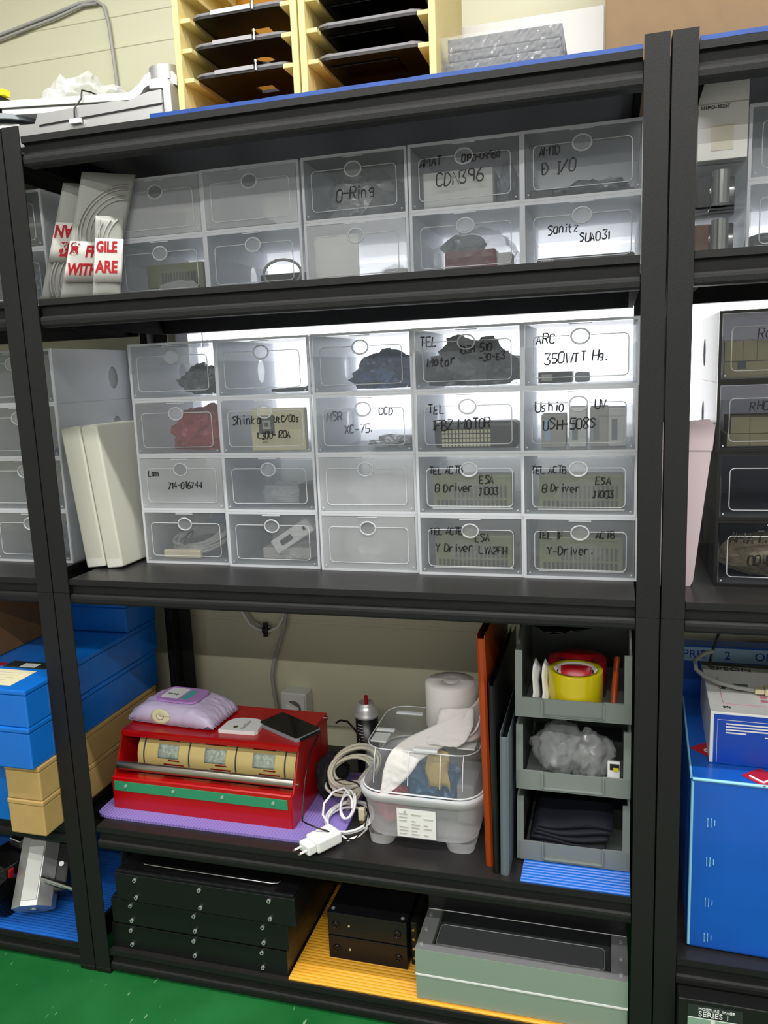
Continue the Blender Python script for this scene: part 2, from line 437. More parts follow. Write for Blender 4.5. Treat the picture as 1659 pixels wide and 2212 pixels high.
# ceiling tube lights
for i, (ty, tx, tz, ln, watt) in enumerate(TUBES):
    t = thing('ceiling_light', ['long white tube light on the ceiling farthest from the shelves', 'long white tube light in the middle of the ceiling', 'long white tube light on the ceiling nearest the shelves'][i], 'light', (tx, ty, tz))
    B(-ln / 2, ln / 2, -.04, .04, .03, CZ - tz, bev=.005).build('light_housing', 'white_gloss', t)
    MB().cyl((-ln / 2 + .03, 0, .0), (ln / 2 - .03, 0, .0), .016, seg=12).build('light_tube', mat('tube_glow', 'ffffff', .5, emit=2.0).name, t)
    la = bpy.data.lights.new('tube_light', 'AREA'); la.shape = 'RECTANGLE'; la.size = ln; la.size_y = 0.05; la.energy = watt; la.color = (1.0, 0.985, 0.95)
    lo = bpy.data.objects.new('tube_light', la); COL.objects.link(lo); lo.parent = t; lo.location = (0, 0, -.022)

# ---------------------------------------------------------------- shelving racks
def beam_profile(h=BH, sgn=1, y0=0.0):
    p = [(0, 0), (0, -.0115), (.009, -.0135), (.009, -.0305), (.0035, -.0325), (.0008, -.0355), (0, -.040), (.0008, -.048), (.003, -.052), (.03, -.052), (.03, 0)]
    return [(y0 + sgn * a, b * h / BH) for a, b in p]
def post(x_in, outer, front, z0, z1):
    """L-shaped upright; x_in = edge towards the bay, outer = -1/+1 side on which the web stands"""
    mb = MB(); xo = x_in + outer * PW
    xa, xb = sorted((x_in, xo))
    if front: mb.box(xa, xb, -.003, -.0005, z0, z1)
    else: mb.box(xa, xb, D, D + .0025, z0, z1)
    wx = sorted((xo, xo - outer * .0025))
    ya, yb = (-.0005, .036) if front else (D - .036, D)
    mb.box(wx[0], wx[1], ya, yb, z0, z1)
    return mb
def rack(x0, levels, label):
    t = thing('shelving_rack', label, 'shelf rack', (x0, 0, 0))
    for xi, so in ((0, -1), (W, 1)):
        for fr in (True, False):
            post(xi, so, fr, 0.012, 0.8795).build('post', 'rack_black', t)
            post(xi, so, fr, 0.8805, 1.779).build('post', 'rack_black', t)
            xa, xb = sorted((xi, xi + so * PW)); ya, yb = (-.004, .036) if fr else (D - .036, D + .004)
            B(xa - .001, xb + .001, ya, yb, 0, .0119, bev=.002).build('foot', 'black', t)
    for z in levels:
        MB().prism([(a, z + b) for a, b in beam_profile()], 'x', .0012, W - .0012).build('front_beam', 'rack_black', t)
        MB().prism([(a, z + b) for a, b in beam_profile(sgn=-1, y0=D)], 'x', .0012, W - .0012).build('rear_beam', 'rack_black', t)
        for sx, x in ((1, 0.001), (-1, W - .001)):
            MB().prism([(x + a * .35 * sx, z + b) for a, b in beam_profile()], 'y', .031, D - .031).build('side_beam', 'beam_matte', t)
        B(.0312, W - .0312, .0312, D - .0312, z - .014, z - .001).build('shelf_board', 'shelf_board', t)
        # board lies on the beams with its front strip reaching the lip
        B(.0015, W - .0015, .0015, D - .0015, z - .001, z + .0002).build('shelf_sheet', 'shelf_board', t)
    return t
XR = W + 2 * PW + GAP
XL = -(W + 2 * PW + GAP)
rack(0, (Z1, Z2, Z3, Z4, Z5), 'black steel shelving rack in the middle holding the red film dispenser and green instrument case')
rack(XL, (Z1, Z2, Z3, Z4, Z5), 'black steel shelving rack at the left edge with blue and tan boxes stacked on it')
ZR4 = 0.250
rack(XR, (Z1, Z2, Z3, ZR4, Z5), 'black steel shelving rack at the right edge with the big blue carton on it')

# ---------------------------------------------------------------- clear storage drawers
DW, DH, DD = 0.2035, 0.1172, 0.300
def drawer_meshes(smoke=False):
    t = 0.002
    sh = MB()
    sh.box(0, DW, .004, DD, 0, t).box(0, DW, .004, DD, DH - t, DH).box(t, DW - t, DD - t, DD, t, DH - t)
    sh.plate_hole(.004, DD, t, DH - t, 0, t, .22, .052, .020, .026, axis='x')
    sh.plate_hole(.004, DD, t, DH - t, DW - t, DW, .22, .052, .020, .026, axis='x')
    rim = MB(); r = .0048
    rim.box(0, DW, 0, .004, 0, r).box(0, DW, 0, .004, DH - r, DH).box(0, r, 0, .004, r, DH - r).box(DW - r, DW, 0, .004, r, DH - r)
    tr = MB()
    a, b = .0062, DW - .0062
    tr.box(a, b, .005, DD - .012, .0052, .0068).box(a, a + .0015, .005, DD - .012, .0068, .075).box(b - .0015, b, .005, DD - .012, .0068, .075).box(a + .0015, b - .0015, DD - .0135, DD - .012, .0068, .075)
    p = MB(); p.plate_hole(.0060, DW - .0060, .0060, DH - .0060, -.0005, .0018, DW / 2, .088, .0145, .0118, n=40)
    ring = MB(); ring.tube([(DW / 2 + .0158 * math.cos(q * 2 * PI / 28), -.0008, .088 + .013 * math.sin(q * 2 * PI / 28)) for q in range(28)], .0016, 6, closed=True)
    ring.cyl((DW / 2, .0002, .088), (DW / 2, .0010, .088), 1.0, seg=28, m=1, smooth=False)
    k0 = 28 * 6
    for q in range(k0, len(ring.v)):
        a_, b_, c_ = ring.v[q]; ring.v[q] = (DW / 2 + (a_ - DW / 2) * .0143, b_, .088 + (c_ - .088) * .0116)
    # raised rim: rounded rectangle, broken by the ring, and the small catch on top
    x0, x1, z0, z1, c = .020, DW - .020, .018, .090, .008
    pts = [(DW / 2 + .018, z1)]
    for cx, cz, a0 in ((x1 - c, z1 - c, 90), (x1 - c, z0 + c, 0), (x0 + c, z0 + c, -90), (x0 + c, z1 - c, -180)):
        for k in range(5):
            an = R(a0 - k * 22.5); pts.append((cx + c * math.cos(an), cz + c * math.sin(an)))
    pts.append((DW / 2 - .018, z1))
    line = MB(); line.tube([(q[0], -.0008, q[1]) for q in pts], .0009, 5)
    line.box(DW / 2 - .02, DW / 2 + .02, -.002, -.0006, .1095, .111)
    for x in (.011, DW - .011): line.cyl((x, -.0022, .011), (x, -.0006, .011), .0015, seg=8)
    return sh, rim, tr, p, ring, line
class Proto: pass
def drawer_proto(smoke):
    sh, rim, tr, p, ring, line = drawer_meshes()
    k = Proto()
    k.mats = dict(shell='smoke_side' if smoke else 'clear_shell', rim='smoke_shell' if smoke else 'clear_rim', tray='clear_tray', pane='smoke_pane' if smoke else 'clear_pane', ring='clear_line', line='clear_line')
    t = thing('storage_drawer', None, None)
    sh.build('drawer_shell', k.mats['shell'], t); rim.build('shell_rim', k.mats['rim'], t); tr.build('drawer_tray', k.mats['tray'], t)
    f = p.build('drawer_front', k.mats['pane'], t)
    ring.build('finger_ring', [k.mats['ring'], 'smoke_pane' if smoke else 'ring_film'], f); line.build('raised_border', k.mats['line'], f)
    return t
PROTO = {False: drawer_proto(False), True: drawer_proto(True)}
used = {False: False, True: False}
def drawer(loc, label, group, lines=None, seed=0, smoke=False, rz=0.0, frost=False, ink='marker_ink', lw=.0013):
    if not used[smoke]: t = PROTO[smoke]; used[smoke] = True
    else: t = copy_tree(PROTO[smoke])
    t.location = loc; t.rotation_euler = (0, 0, rz)
    tag(t, label, 'drawer', group)
    if frost:
        for q in t.children:
            if q.name.startswith('drawer_front'):
                q.data = q.data.copy(); q.data.materials[0] = MAT['frosted_pane']
    if lines: LATER.append((t, lines, seed, ink, lw))
    return t
LATER = []

COLX = [0.087, 0.2925, 0.5020, 0.7085, 0.9118]
COLY = [.153, .142, .133, .127, .122]
ordc = ['first', 'second', 'third', 'fourth', 'fifth']
ordr = ['top', 'second', 'third', 'bottom']
lowtxt = {
 (0, 3): ('marked TEL Motor', [('TEL', .016, .083, .017), ('Motor', .028, .046, .016), ('103HK510', .088, .068, .013), ('-30-E3', .125, .053, .012)]),
 (0, 4): ('marked ARC 350WTT Hg', [('ARC', .026, .078, .017), ('350WTT Hg.', .040, .042, .018)]),
 (1, 1): ('marked Shinko over a chip picture', [('Shinko', .030, .062, .018), ('UtC/00s', .122, .066, .012), ('1.30U-120A', .082, .034, .013)]),
 (1, 2): ('marked NSR CCD', [('NSR', .028, .067, .018), ('CCD', .135, .076, .014), ('XC-75.', .064, .042, .016)]),
 (1, 3): ('marked TEL IFBZ MOTOR', [('TEL', .028, .076, .016), ('IFBZ MOTOR', .034, .045, .018)]),
 (1, 4): ('marked Ushio in black ink', [('Ushio', .026, .075, .018), ('UV', .130, .078, .016), ('USH-508S', .040, .043, .018)]),
 (2, 0): ('marked Lam 714-016744', [('Lam', .024, .074, .013), ('714-016744', .068, .047, .014)]),
 (2, 3): ('marked TEL ACTB Driver ESA', [('TEL ACTB', .026, .080, .013), ('@ Driver', .036, .045, .016), ('ESA', .122, .062, .014), ('J1003', .118, .040, .013)]),
 (2, 4): ('marked TEL ACTB Driver ESA', [('TEL ACTB', .018, .080, .013), ('@ Driver', .036, .046, .015), ('ESA', .132, .060, .014), ('J1003', .126, .036, .013)]),
 (3, 3): ('marked TEL ACTB Y Driver ESA', [('TEL ACTB', .024, .080, .013), ('Y Driver', .034, .046, .016), ('ESA', .112, .068, .014), ('LYA2FH', .118, .044, .014)]),
 (3, 4): ('marked TEL IF ACTB Y-Driver', [('TEL IF', .026, .076, .014), ('ACTB', .130, .078, .013), ('Y-Driver.', .042, .046, .016)]),
}
inside = {
 (0, 0): 'holding a crumpled grey bag', (0, 1): 'almost empty', (0, 2): 'holding a big slate blue bag', (0, 3): 'full of shiny dark foil bag',
 (0, 4): 'with a few small grey boxes inside', (1, 0): 'holding a crumpled red bag', (1, 1): 'holding a beige manual', (1, 2): 'with a flat silver bag inside', (1, 3): 'holding a dark slotted motor driver',
 (1, 4): 'holding four upright pale lamp cartons', (2, 0): 'nearly empty and white', (2, 1): 'holding a bubble wrapped grey part', (2, 2): 'holding only whitish clear bags', (2, 3): 'holding an olive circuit driver',
 (2, 4): 'holding an olive circuit driver', (3, 0): 'holding a coil of grey cable', (3, 1): 'holding a tilted white module in clear bag', (3, 2): 'holding a misty grey clear bag', (3, 3): 'holding an olive circuit driver', (3, 4): 'holding an olive circuit driver'}
G20 = 'clear drawers in the four-row block'
for r in range(4):
    for c in range(5):
        k = (r, c); txt = lowtxt.get(k)
        lab = 'clear drawer %s, in the %s row of the four-row block, %s column' % (txt[0], ordr[r], ordc[c]) if txt else 'clear drawer %s, in the %s row of the four-row block, %s column' % (inside[k], ordr[r], ordc[c])
        lab = lab.replace('in the %s row of the four-row block, %s column' % (ordr[r], ordc[c]), 'lower block %s row, %s column' % (ordr[r], ordc[c]))
        drawer((COLX[c] + (.003 if c == 4 and r in (1, 2) else 0) * -1, COLY[c] + .002 * ((r * 3 + c) % 3), Z3 + .0006 + (3 - r) * .1176), lab, G20, txt[1] if txt else None, seed=r * 5 + c, frost=k in ((2, 0), (2, 2), (3, 2)), ink='faint_ink' if k == (1, 2) else 'marker_ink')
uptxt = {(0, 2): ('marked O-Ring', [('O-Ring', .066, .034, .022)]), (0, 3): ('marked CDN396', [('AMAT', .022, .076, .015), ('0190-09960', .098, .078, .011), ('CDN396', .052, .042, .022)]),
 (0, 4): ('marked D I/O', [('AMTD', .030, .072, .013), ('# I/O', .036, .042, .021)]), (1, 4): ('marked Sanitz SUA031', [('Sanitz', .044, .060, .015), ('SUA031', .098, .044, .014)])}
upin = {(0, 0): 'frosted and empty', (0, 1): 'with one small slate bag on its floor', (0, 2): 'holding a silver foil bag', (0, 3): 'holding a white paper box', (0, 4): 'holding dark grey bags',
 (1, 0): 'holding an olive slotted circuit board', (1, 1): 'holding a dark device with its cable', (1, 2): 'with a white sheet and small glassy part', (1, 3): 'holding a maroon box in a clear bag', (1, 4): 'with a long dark tray inside'}
for r in range(2):
    for c in range(5):
        k = (r, c); txt = uptxt.get(k)
        lab = 'clear drawer %s, upper block %s row, %s column' % (txt[0] if txt else upin[k], ['top', 'bottom'][r], ordc[c])
        drawer((COLX[c] + .002, [.140, .136, .134, .132, .130][c], Z2 + .0006 + (1 - r) * .1176), lab, 'clear drawers in the two-row block', txt[1] if txt else None, seed=60 + r * 5 + c, frost=k in ((0, 0), (0, 1), (1, 2)), ink='marker_ink' if k != (0, 4) else 'marker_ink')
# left rack: the end column of each block shows past the post
for r in range(4):
    drawer((-.289, .13, Z3 + .0006 + (3 - r) * .1176), 'clear drawer behind the left pair of posts, lower shelf, %s row' % ordr[r], 'clear drawers on the left rack')
for r in range(2):
    drawer((-.272, .13, Z2 + .0006 + (1 - r) * .1176), 'clear drawer behind the left pair of posts, upper shelf, %s row' % ['top', 'bottom'][r], 'clear drawers on the left rack')
# right rack
for r in range(2):
    drawer((1.277, .13, Z2 + .0006 + (1 - r) * .1176), 'clear drawer beside the blister packs at the right edge, %s row' % ['top', 'bottom'][r], 'clear drawers on the right rack')
stx = [('dark drawer faintly marked, with a cream panel inside, topmost of the black framed stack', [('Rot', .060, .070, .017)]), ('dark drawer with pale cream boxes inside, second from the top of the black framed stack', [('RHC.C', .052, .070, .015)]),
       ('empty dark drawer, third from the top of the black framed stack', None), ('dark drawer marked AMAT over brown bubble wrap, bottom of the black framed stack', [('AMAT.', .022, .078, .020), ('0010-0', .052, .040, .018)])]
for r in range(4):
    drawer((1.2385 + .004 * (r > 1), .108, Z3 + .0006 + (3 - r) * .1176), stx[r][0], 'black framed drawers on the right rack', stx[r][1], seed=90 + r, smoke=True, ink='black', lw=.0016 if r == 3 else .0009)
for t, lines, seed, ink, lw in LATER:
    f = [c for c in t.children if c.name.startswith('drawer_front')][0]
    for q in hand(lines, seed, lw): q.build('handwriting', ink, f, loc=(0, -.0012, 0))

# ---------------------------------------------------------------- what lies in the drawers
def in_low(r, c): return (COLX[c], COLY[c] + .002 * ((r * 3 + c) % 3), Z3 + .0006 + (3 - r) * .1176 + .0072)
def in_up(r, c): return (COLX[c] + .002, [.140, .136, .134, .132, .130][c], Z2 + .0006 + (1 - r) * .1176 + .0072)
def bag(name, at, label, c, r, m, seed, amp=.35, sub=4, cat='bag', group=None, freq=2.2):
    mb = MB().blob(c, r, seed, amp, sub, floor=0.0, freq=freq)
    x0, x1 = .010, DW - .010
    mb.v = [(min(max(p[0], x0), x1), min(max(p[1], .010), DD - .02), min(max(p[2], 0), DH - .018)) for p in mb.v]
    return tag(mb.build(name, m, loc=at), label, cat, group)
bag('crumpled_bag', in_low(0, 0), 'crumpled dark grey bag in the top left drawer of the lower block', (.128, .09, .028), (.058, .05, .034), 'bag_dark', 3, .5)
tag(MB().box(.110, .180, .04, .06, 0, .008, bev=.002).tube([(.1, .05, .004), (.12, .09, .005), (.16, .08, .006), (.185, .06, .012), (.188, .09, .02)], .003).build('cable_strip', 'device_dark', loc=in_low(0, 1)), 'thin dark strip and wire lying in the top row drawer, second column', 'cable')
bag('plastic_bag', in_low(0, 2), 'slate blue bag filling the right half of a top row drawer', (.128, .10, .025), (.075, .075, .050), 'bag_navy', 11, .34)
bag('foil_bag', in_low(0, 3), 'shiny dark foil bag filling the drawer marked TEL Motor', (.10, .10, .036), (.098, .085, .060), 'bag_dark', 17, .40)
t = thing('carton', 'small dark grey carton at the bottom of the ARC drawer', 'box', in_low(0, 4)); B(.024, .085, .05, .12, 0, .020, bev=.001).build('carton_body', 'device_dark', t); B(.03, .05, .0492, .0499, .004, .016).build('carton_label', 'grey_paper', t)
tag(B(.090, .116, .05, .11, 0, .018, bev=.004).build('bulb_holder', 'device_grey', loc=in_low(0, 4)), 'small pale grey bulb holder beside the dark carton in ARC drawer', 'lamp part')
bag('red_bag', in_low(1, 0), 'crumpled red bubble bag in second row drawer, first column', (.115, .10, .034), (.080, .080, .058), 'bag_red', 23, .34)
a = in_low(1, 1); t = thing('manual', 'beige manual with a dark chip picture behind the 130A lettering', 'book', a)
B(.060, .178, .022, .040, 0, .086, bev=.001).build('manual_cover', 'cream', t)
mb = MB().box(.078, .112, .0212, .0218, .034, .072); mb.box(.086, .104, .0206, .0211, .044, .062, m=1).box(.091, .099, .0200, .0205, .049, .057, m=2); mb.build('chip_picture', ['label_black', 'grey_paper', 'label_black'], t)
for q in hand([('1.0000', .084, .022, .004), ('0000', .084, .015, .004)], 5, .0004): q.build('printed_line', 'marker_ink', t, loc=(0, .0215, 0))
bag('silver_bag', in_low(1, 2), 'flat silver bag at the bottom right of the NSR drawer', (.145, .09, .008), (.055, .06, .016), 'bag_silver', 31, .4)
def driver(at, label, olive=True, seed=1, h=.066, x0=.026, x1=.178, group=None, board='board_olive', upper=True):
    t = thing('circuit_driver', label, 'circuit board', at, group=group)
    B(x0, x1, .030, .075, 0, h, bev=.002).build('driver_case', board, t)
    mb = MB(); n = 17
    for i in range(n):
        xx = x0 + .010 + (x1 - x0 - .022) * i / (n - 1)
        mb.box(xx - .0024, xx + .0024, .0282, .0294, .003, .018)
        if upper and i > 3: mb.box(xx - .0020, xx + .0020, .0286, .0294, .022, .046)
    mb.build('vent_slots', 'board_slot', t)
    B(x0 - .002, x1 + .002, .0275, .0284, .0005, .0035).build('lower_rail', 'white_gloss', t)
    mb = MB().blob(((x0 + x1) / 2, .055, h * .48), ((x1 - x0) * .56, .038, h * .60), seed, .16, 4, floor=.0002)
    mb.v = [(min(max(p[0], .009), DW - .009), min(max(p[1], .009), .2), min(p[2], .095)) for p in mb.v]
    mb.build('clear_wrap', 'film_clear', t)
    return t
t = thing('motor_driver', 'dark rounded motor driver with pale slotted grille in the IFBZ drawer', 'motor', in_low(1, 3))
B(.030, .190, .03, .09, 0, .050, bev=.008).build('driver_case', 'device_dark', t)
mb = MB()
for i in range(14):
    for j in range(4): mb.box(.046 + i * .0068, .0508 + i * .0068, .0288, .0296, .004 + j * .0085, .0102 + j * .0085)
mb.build('grille', 'cream', t)
for i, x in enumerate((.030, .080, .118, .150)):
    t = thing('lamp_carton', ['pale lamp carton with a blue mark, leftmost in Ushio drawer', 'pale lamp carton second from the left in Ushio drawer', 'pale lamp carton third from the left in Ushio drawer', 'pale lamp carton rightmost in Ushio drawer'][i], 'box', in_low(1, 4), group='lamp cartons in the Ushio drawer')
    B(x, x + .032 + (.012 if i == 0 else 0), .04, .10, 0, [.060, .072, .072, .070][i], bev=.0015).build('carton_body', 'white_paper' if i % 2 else 'grey_paper', t)
    B(x + .006, x + .016, .0392, .0398, .012, .050).build('carton_label', 'pale_blue' if i == 0 else 'device_grey', t)
bag('parts_bag', in_low(2, 0), 'small whitish parts bag with a dark tip in the Lam drawer', (.100, .08, .004), (.035, .04, .010), 'bag_clear', 41)
tag(MB().blob((.18, .06, .024), (.016, .04, .014), 4, .3, 3).build('dark_wedge', 'bag_slate', loc=in_low(2, 0)), 'slate grey wedge at the right end of the Lam drawer', 'part')
t = thing('wrapped_part', 'bubble wrapped grey part with a dark end, third row, second column', 'part', in_low(2, 1)); B(.065, .145, .05, .11, 0, .042, bev=.006).build('wrapped_body', 'device_grey', t); B(.146, .186, .05, .11, 0, .044, bev=.004).build('dark_end', 'device_dark', t); MB().blob((.11, .08, .02), (.06, .045, .028), 8, .2, 4, floor=.0005).build('bubble_wrap', 'bag_wrap', t)
bag('clear_bag', in_low(2, 2), 'whitish clear plastic bag in third row drawer, third column', (.11, .10, .022), (.078, .08, .034), 'bag_clear', 47, .45)
driver(in_low(2, 3), 'olive circuit driver with vent slots in third row drawer, fourth column', seed=2)
driver(in_low(2, 4), 'olive circuit driver with vent slots in third row drawer, fifth column', seed=3)
driver(in_low(3, 3), 'olive circuit driver with vent slots in bottom row drawer, fourth column', seed=4)
driver(in_low(3, 4), 'olive circuit driver with vent slots in bottom row drawer, fifth column', seed=5)
# cable coil
t = thing('cable_coil', 'coil of grey cable with a beige connector in the bottom left drawer', 'cable', in_low(3, 0))
rnd = random.Random(4); pts = []
for k in range(9 * 26):
    a = 2 * PI * k / 26; rr = .052 + .007 * math.sin(k * .11) + rnd.uniform(-.001, .001)
    pts.append((.098 + rr * math.cos(a) * 1.1, .07 + .035 * math.sin(a), .034 + .018 * math.sin(a + .5) + .010 * math.sin(k * .09)))
MB().tube(pts, .0036, 7).build('cable_loop', 'cable_grey', t)
B(.030, .120, .022, .034, 0, .018, bev=.003).build('connector', 'beige_plastic', t)
MB().tube([(.09 + .006 * math.cos(q * .6), .03 + .02 * math.sin(q * .6), .045 + .012 * math.sin(q * .6)) for q in range(11)], .002, 6).build('cable_tie', 'cable_black', t)
bag('slate_bag', in_low(3, 0), 'slate blue bag lying behind the grey cable coil', (.12, .19, .038), (.075, .05, .050), 'bag_navy', 53, .3)
t = thing('white_module', 'tilted white module with a dark slot in the bottom row drawer', 'module', in_low(3, 1), (0, 0, 0))
mb = MB().box(-.05, .05, 0, .025, -.016, .016, bev=.003); mb.box(-.03, 0, -.0012, -.0002, -.006, .006, m=1); mb.box(.03, .036, -.0012, -.0002, -.004, .004, m=1)
mb.xf(Matrix.Translation((.128, .04, .052)) @ Matrix.Rotation(R(-32), 4, 'Y')); mb.build('module_body', ['white_paper', 'device_dark'], t)
B(.055, .165, .05, .12, 0, .024, bev=.002).build('base_block', 'grey_paper', t)
bag('clear_bag', in_low(3, 1), 'clear crinkled bag under the tilted white module', (.12, .10, .020), (.070, .07, .045), 'bag_clear', 59, .5)
bag('clear_bag', in_low(3, 2), 'misty clear plastic bag in bottom row drawer, third column', (.10, .11, .030), (.088, .09, .050), 'bag_clear', 61, .35)
# upper block
bag('small_bag', in_up(0, 1), 'small slate grey bag alone in the top row of the upper block', (.098, .06, .006), (.030, .05, .016), 'bag_slate', 67, .4)
bag('foil_bag', in_up(0, 2), 'large silver foil bag in the O-Ring drawer', (.10, .11, .040), (.090, .09, .060), 'bag_silver', 71, .28)
t = thing('paper_box', 'white paper box standing in the CDN396 drawer', 'box', in_up(0, 3)); B(.024, .150, .016, .12, 0, .062, bev=.001).build('box_body', 'white_paper', t)
bag('plastic_bag', in_up(0, 3), 'grey plastic bag right of the white paper box', (.172, .07, .024), (.022, .06, .050), 'bag_slate', 73, .3)
bag('dark_bag', in_up(0, 4), 'dark grey bag along the floor of the D I/O drawer', (.115, .09, .008), (.085, .07, .026), 'bag_dark', 79, .45)
tag(B(.012, .052, .018, .05, 0, .014, bev=.002).build('terminal_block', 'device_dark', loc=in_up(0, 4)), 'dark terminal block at the left end of the D I/O drawer', 'part')
driver(in_up(1, 0), 'olive slotted circuit board in the lower left drawer of the upper block', seed=9, h=.064, x0=.050, x1=.178)
bag('clear_bag', in_up(1, 0), 'clear bag with teal print in front of the slotted board', (.13, .018, .010), (.05, .008, .018), 'bag_wrap', 83, .3)
t = thing('dark_device', 'dark device with a looped grey cable in the upper block', 'device', in_up(1, 1)); B(.090, .190, .05, .12, 0, .030, bev=.003).build('device_body', 'device_dark', t)
MB().tube([(.14 + .04 * math.cos(q * .42 + 1), .045 + .004 * q / 16, .030 + .026 * math.sin(q * .42 + 1)) for q in range(17)], .0028, 7).build('cable', 'cable_grey', t)
t = thing('white_sheet', 'white paper sheet standing at the left of an upper drawer', 'paper', in_up(1, 2)); B(.012, .100, .020, .022, 0, .088).build('sheet', 'white_paper', t)
t = thing('glass_part', 'small glassy grey part beside the white sheet', 'part', in_up(1, 2)); B(.145, .190, .025, .06, 0, .020, bev=.005).build('part_body', 'device_grey', t); MB().blob((.165, .04, .012), (.03, .02, .018), 2, .3, 3, floor=0.0005).build('part_wrap', 'bag_clear', t)
t = thing('maroon_box', 'maroon box with a white cap inside a clear bag', 'box', in_up(1, 3)); B(.055, .150, .04, .10, 0, .044, bev=.004).build('box_body', mat('maroon', '8a1f38', .35).name, t); B(.151, .178, .045, .09, 0, .036, bev=.003).build('box_cap', 'white_paper', t); MB().blob((.09, .07, .055), (.045, .035, .022), 6, .3, 3).build('grey_top', 'bag_slate', t)
bag('clear_bag', in_up(1, 3), 'clear crinkled bag around the maroon box', (.105, .09, .036), (.090, .078, .052), 'bag_clear', 89, .3)
t = thing('dark_tray', 'long dark tray with a barcode label in the Sanitz drawer', 'tray', in_up(1, 4)); B(.022, .190, .03, .14, 0, .018, bev=.004).build('tray_body', 'device_dark', t)
mb = MB()
for i in range(8): mb.box(.030 + i * .0028, .0312 + i * .0028 + .0006 * (i % 3), .0287, .0293, .003, .014)
mb.build('barcode', 'white_paper', t)
# contents seen beside the posts
tag(MB().blob((.17, .06, .010), (.028, .05, .018), 5, .4, 3, floor=0.0).build('cable_bundle', 'bag_slate', loc=(-.289, .13, Z3 + .0078 + 2 * .1176)), 'slate grey lump in the second row drawer left of the posts', 'part')
t = thing('pale_switch', 'pale switch with a dark face in the third row drawer left of the posts', 'part', (-.289, .13, Z3 + .0078 + .1176)); B(.10, .122, .03, .05, 0, .052, bev=.004).build('switch_body', 'white_paper', t); B(.103, .119, .0285, .0295, .008, .028).build('switch_face', 'device_dark', t)
bag('grey_bag', (-.289, .13, Z3 + .0078), 'blue grey bag in the bottom row drawer left of the posts', (.16, .09, .03), (.036, .07, .05), 'bag_slate', 33, .3)
bag('grey_bag', (-.272, .13, Z2 + .0078), 'blue grey bag in the bottom upper drawer left of the posts', (.15, .09, .035), (.045, .07, .055), 'bag_slate', 35, .3)
bag('grey_bag', (1.277, .13, Z2 + .0078), 'dark grey bag in the bottom clear drawer at the right edge', (.10, .09, .016), (.085, .07, .032), 'bag_dark', 37, .35)
AT = lambda r: (1.2385 + .004 * (r > 1), .108, Z3 + .0078 + (3 - r) * .1176)
t = thing('cream_card', 'cream ruled card in the topmost dark drawer', 'panel', AT(0)); mb = MB().box(.012, .19, .02, .03, 0, .060); mb.box(.012, .19, .0192, .0198, .026, .0272, m=1)
for x in (.040, .062): mb.box(x, x + .0008, .0192, .0198, .028, .060, m=1)
mb.box(.033, .046, .0190, .0196, .014, .0265, m=1); mb.build('panel_face', ['cream', 'device_grey'], t)
for i in range(2):
    t = thing('cream_box', ['upper cream box in the second dark drawer', 'lower cream box in the second dark drawer'][i], 'box', AT(1), group='cream boxes in the second dark drawer')
    mb = B(.026 - .006 * i, .19, .025 - .004 * i, .12, [.022, 0][i], [.050, .0215][i], bev=.001); mb.box(.056, .0568, .0242 - .004 * i, .0248 - .004 * i, [.023, .001][i], [.049, .02][i], m=1); mb.build('box_body', ['cream', 'device_grey'], t)
bag('bubble_bag', AT(3), 'brown bubble wrap bag in the bottom dark drawer', (.10, .06, .040), (.092, .045, .044), 'bubble_brown', 43, .12)

# ---------------------------------------------------------------- top shelf
zt = Z1 + .0004
def wavy_sheet(x0, x1, y0, y1, z, th, m, name, label, seed=1):
    n = 60; rows = []
    for j in range(2):
        pass
    vs = []; mb = MB()
    for i in range(n + 1):
        x = x0 + (x1 - x0) * i / n; e = .0035 * noise.noise(Vector((x * 14, seed, 0))) ; q = .0012 * (1 + noise.noise(Vector((x * 20, seed + 5, 0))))
        vs += [(x, y0 + e, z), (x, y0 + e, z + th + q), (x, y1, z + th), (x, y1, z)]
    fs = []
    for i in range(n):
        a = i * 4
        for k in range(4): fs.append((a + k, a + (k + 1) % 4, a + 4 + (k + 1) % 4, a + 4 + k))
    fs += [(0, 1, 2, 3), (n * 4 + 3, n * 4 + 2, n * 4 + 1, n * 4)]
    mb.add(vs, fs)
    return tag(mb.build(name, m), label, 'plastic sheet')
wavy_sheet(.274, 1.1085, .0015, .44, zt, .0055, 'blue_sheet_dull', 'plastic_sheet', 'blue corrugated plastic sheet under the yellow tray holders on top shelf')
wavy_sheet(XR + .002, XR + 1.09, .0015, .44, zt, .0055, 'blue_sheet_dull', 'plastic_sheet', 'blue plastic sheet under the cardboard at the top right corner', 4)
zs = zt + .0075
# yellow tray holders
def holder(x0, x1, label, seed):
    t = thing('tray_holder', label, 'tray rack', (0, 0, zs)); H = .40; y0, y1 = .012, .262; tw = .0115
    B(x0, x0 + tw, y0, y1, 0, H, bev=.001).build('side_plate', 'yellow_plastic', t); B(x1 - tw, x1, y0, y1, 0, H, bev=.001).build('side_plate', 'yellow_plastic', t)
    B(x0 + tw, x1 - tw, y1 - .006, y1, 0, H).build('back_plate', 'amber_back', t)
    B(x0 + tw, x1 - tw, y0 + .01, y1 - .006, -.0003, .0025).build('base_plate', 'amber_back', t)
    for k in range(8):
        z = 1.826 - zs + (k - 0) * .0482
        for sx in (0, 1):
            xa = x0 + tw if sx == 0 else x1 - tw - .019
            B(xa, xa + .019, y0 + .004, y1 - .008, z - .0115, z - .004, bev=.001).build('ledge', 'yellow_plastic', t)
    return t
holder(.328, .557, 'yellow tray holder on the left, with silver edged black trays', 1)
holder(.560, .792, 'yellow tray holder on the right, with plain black trays', 2)
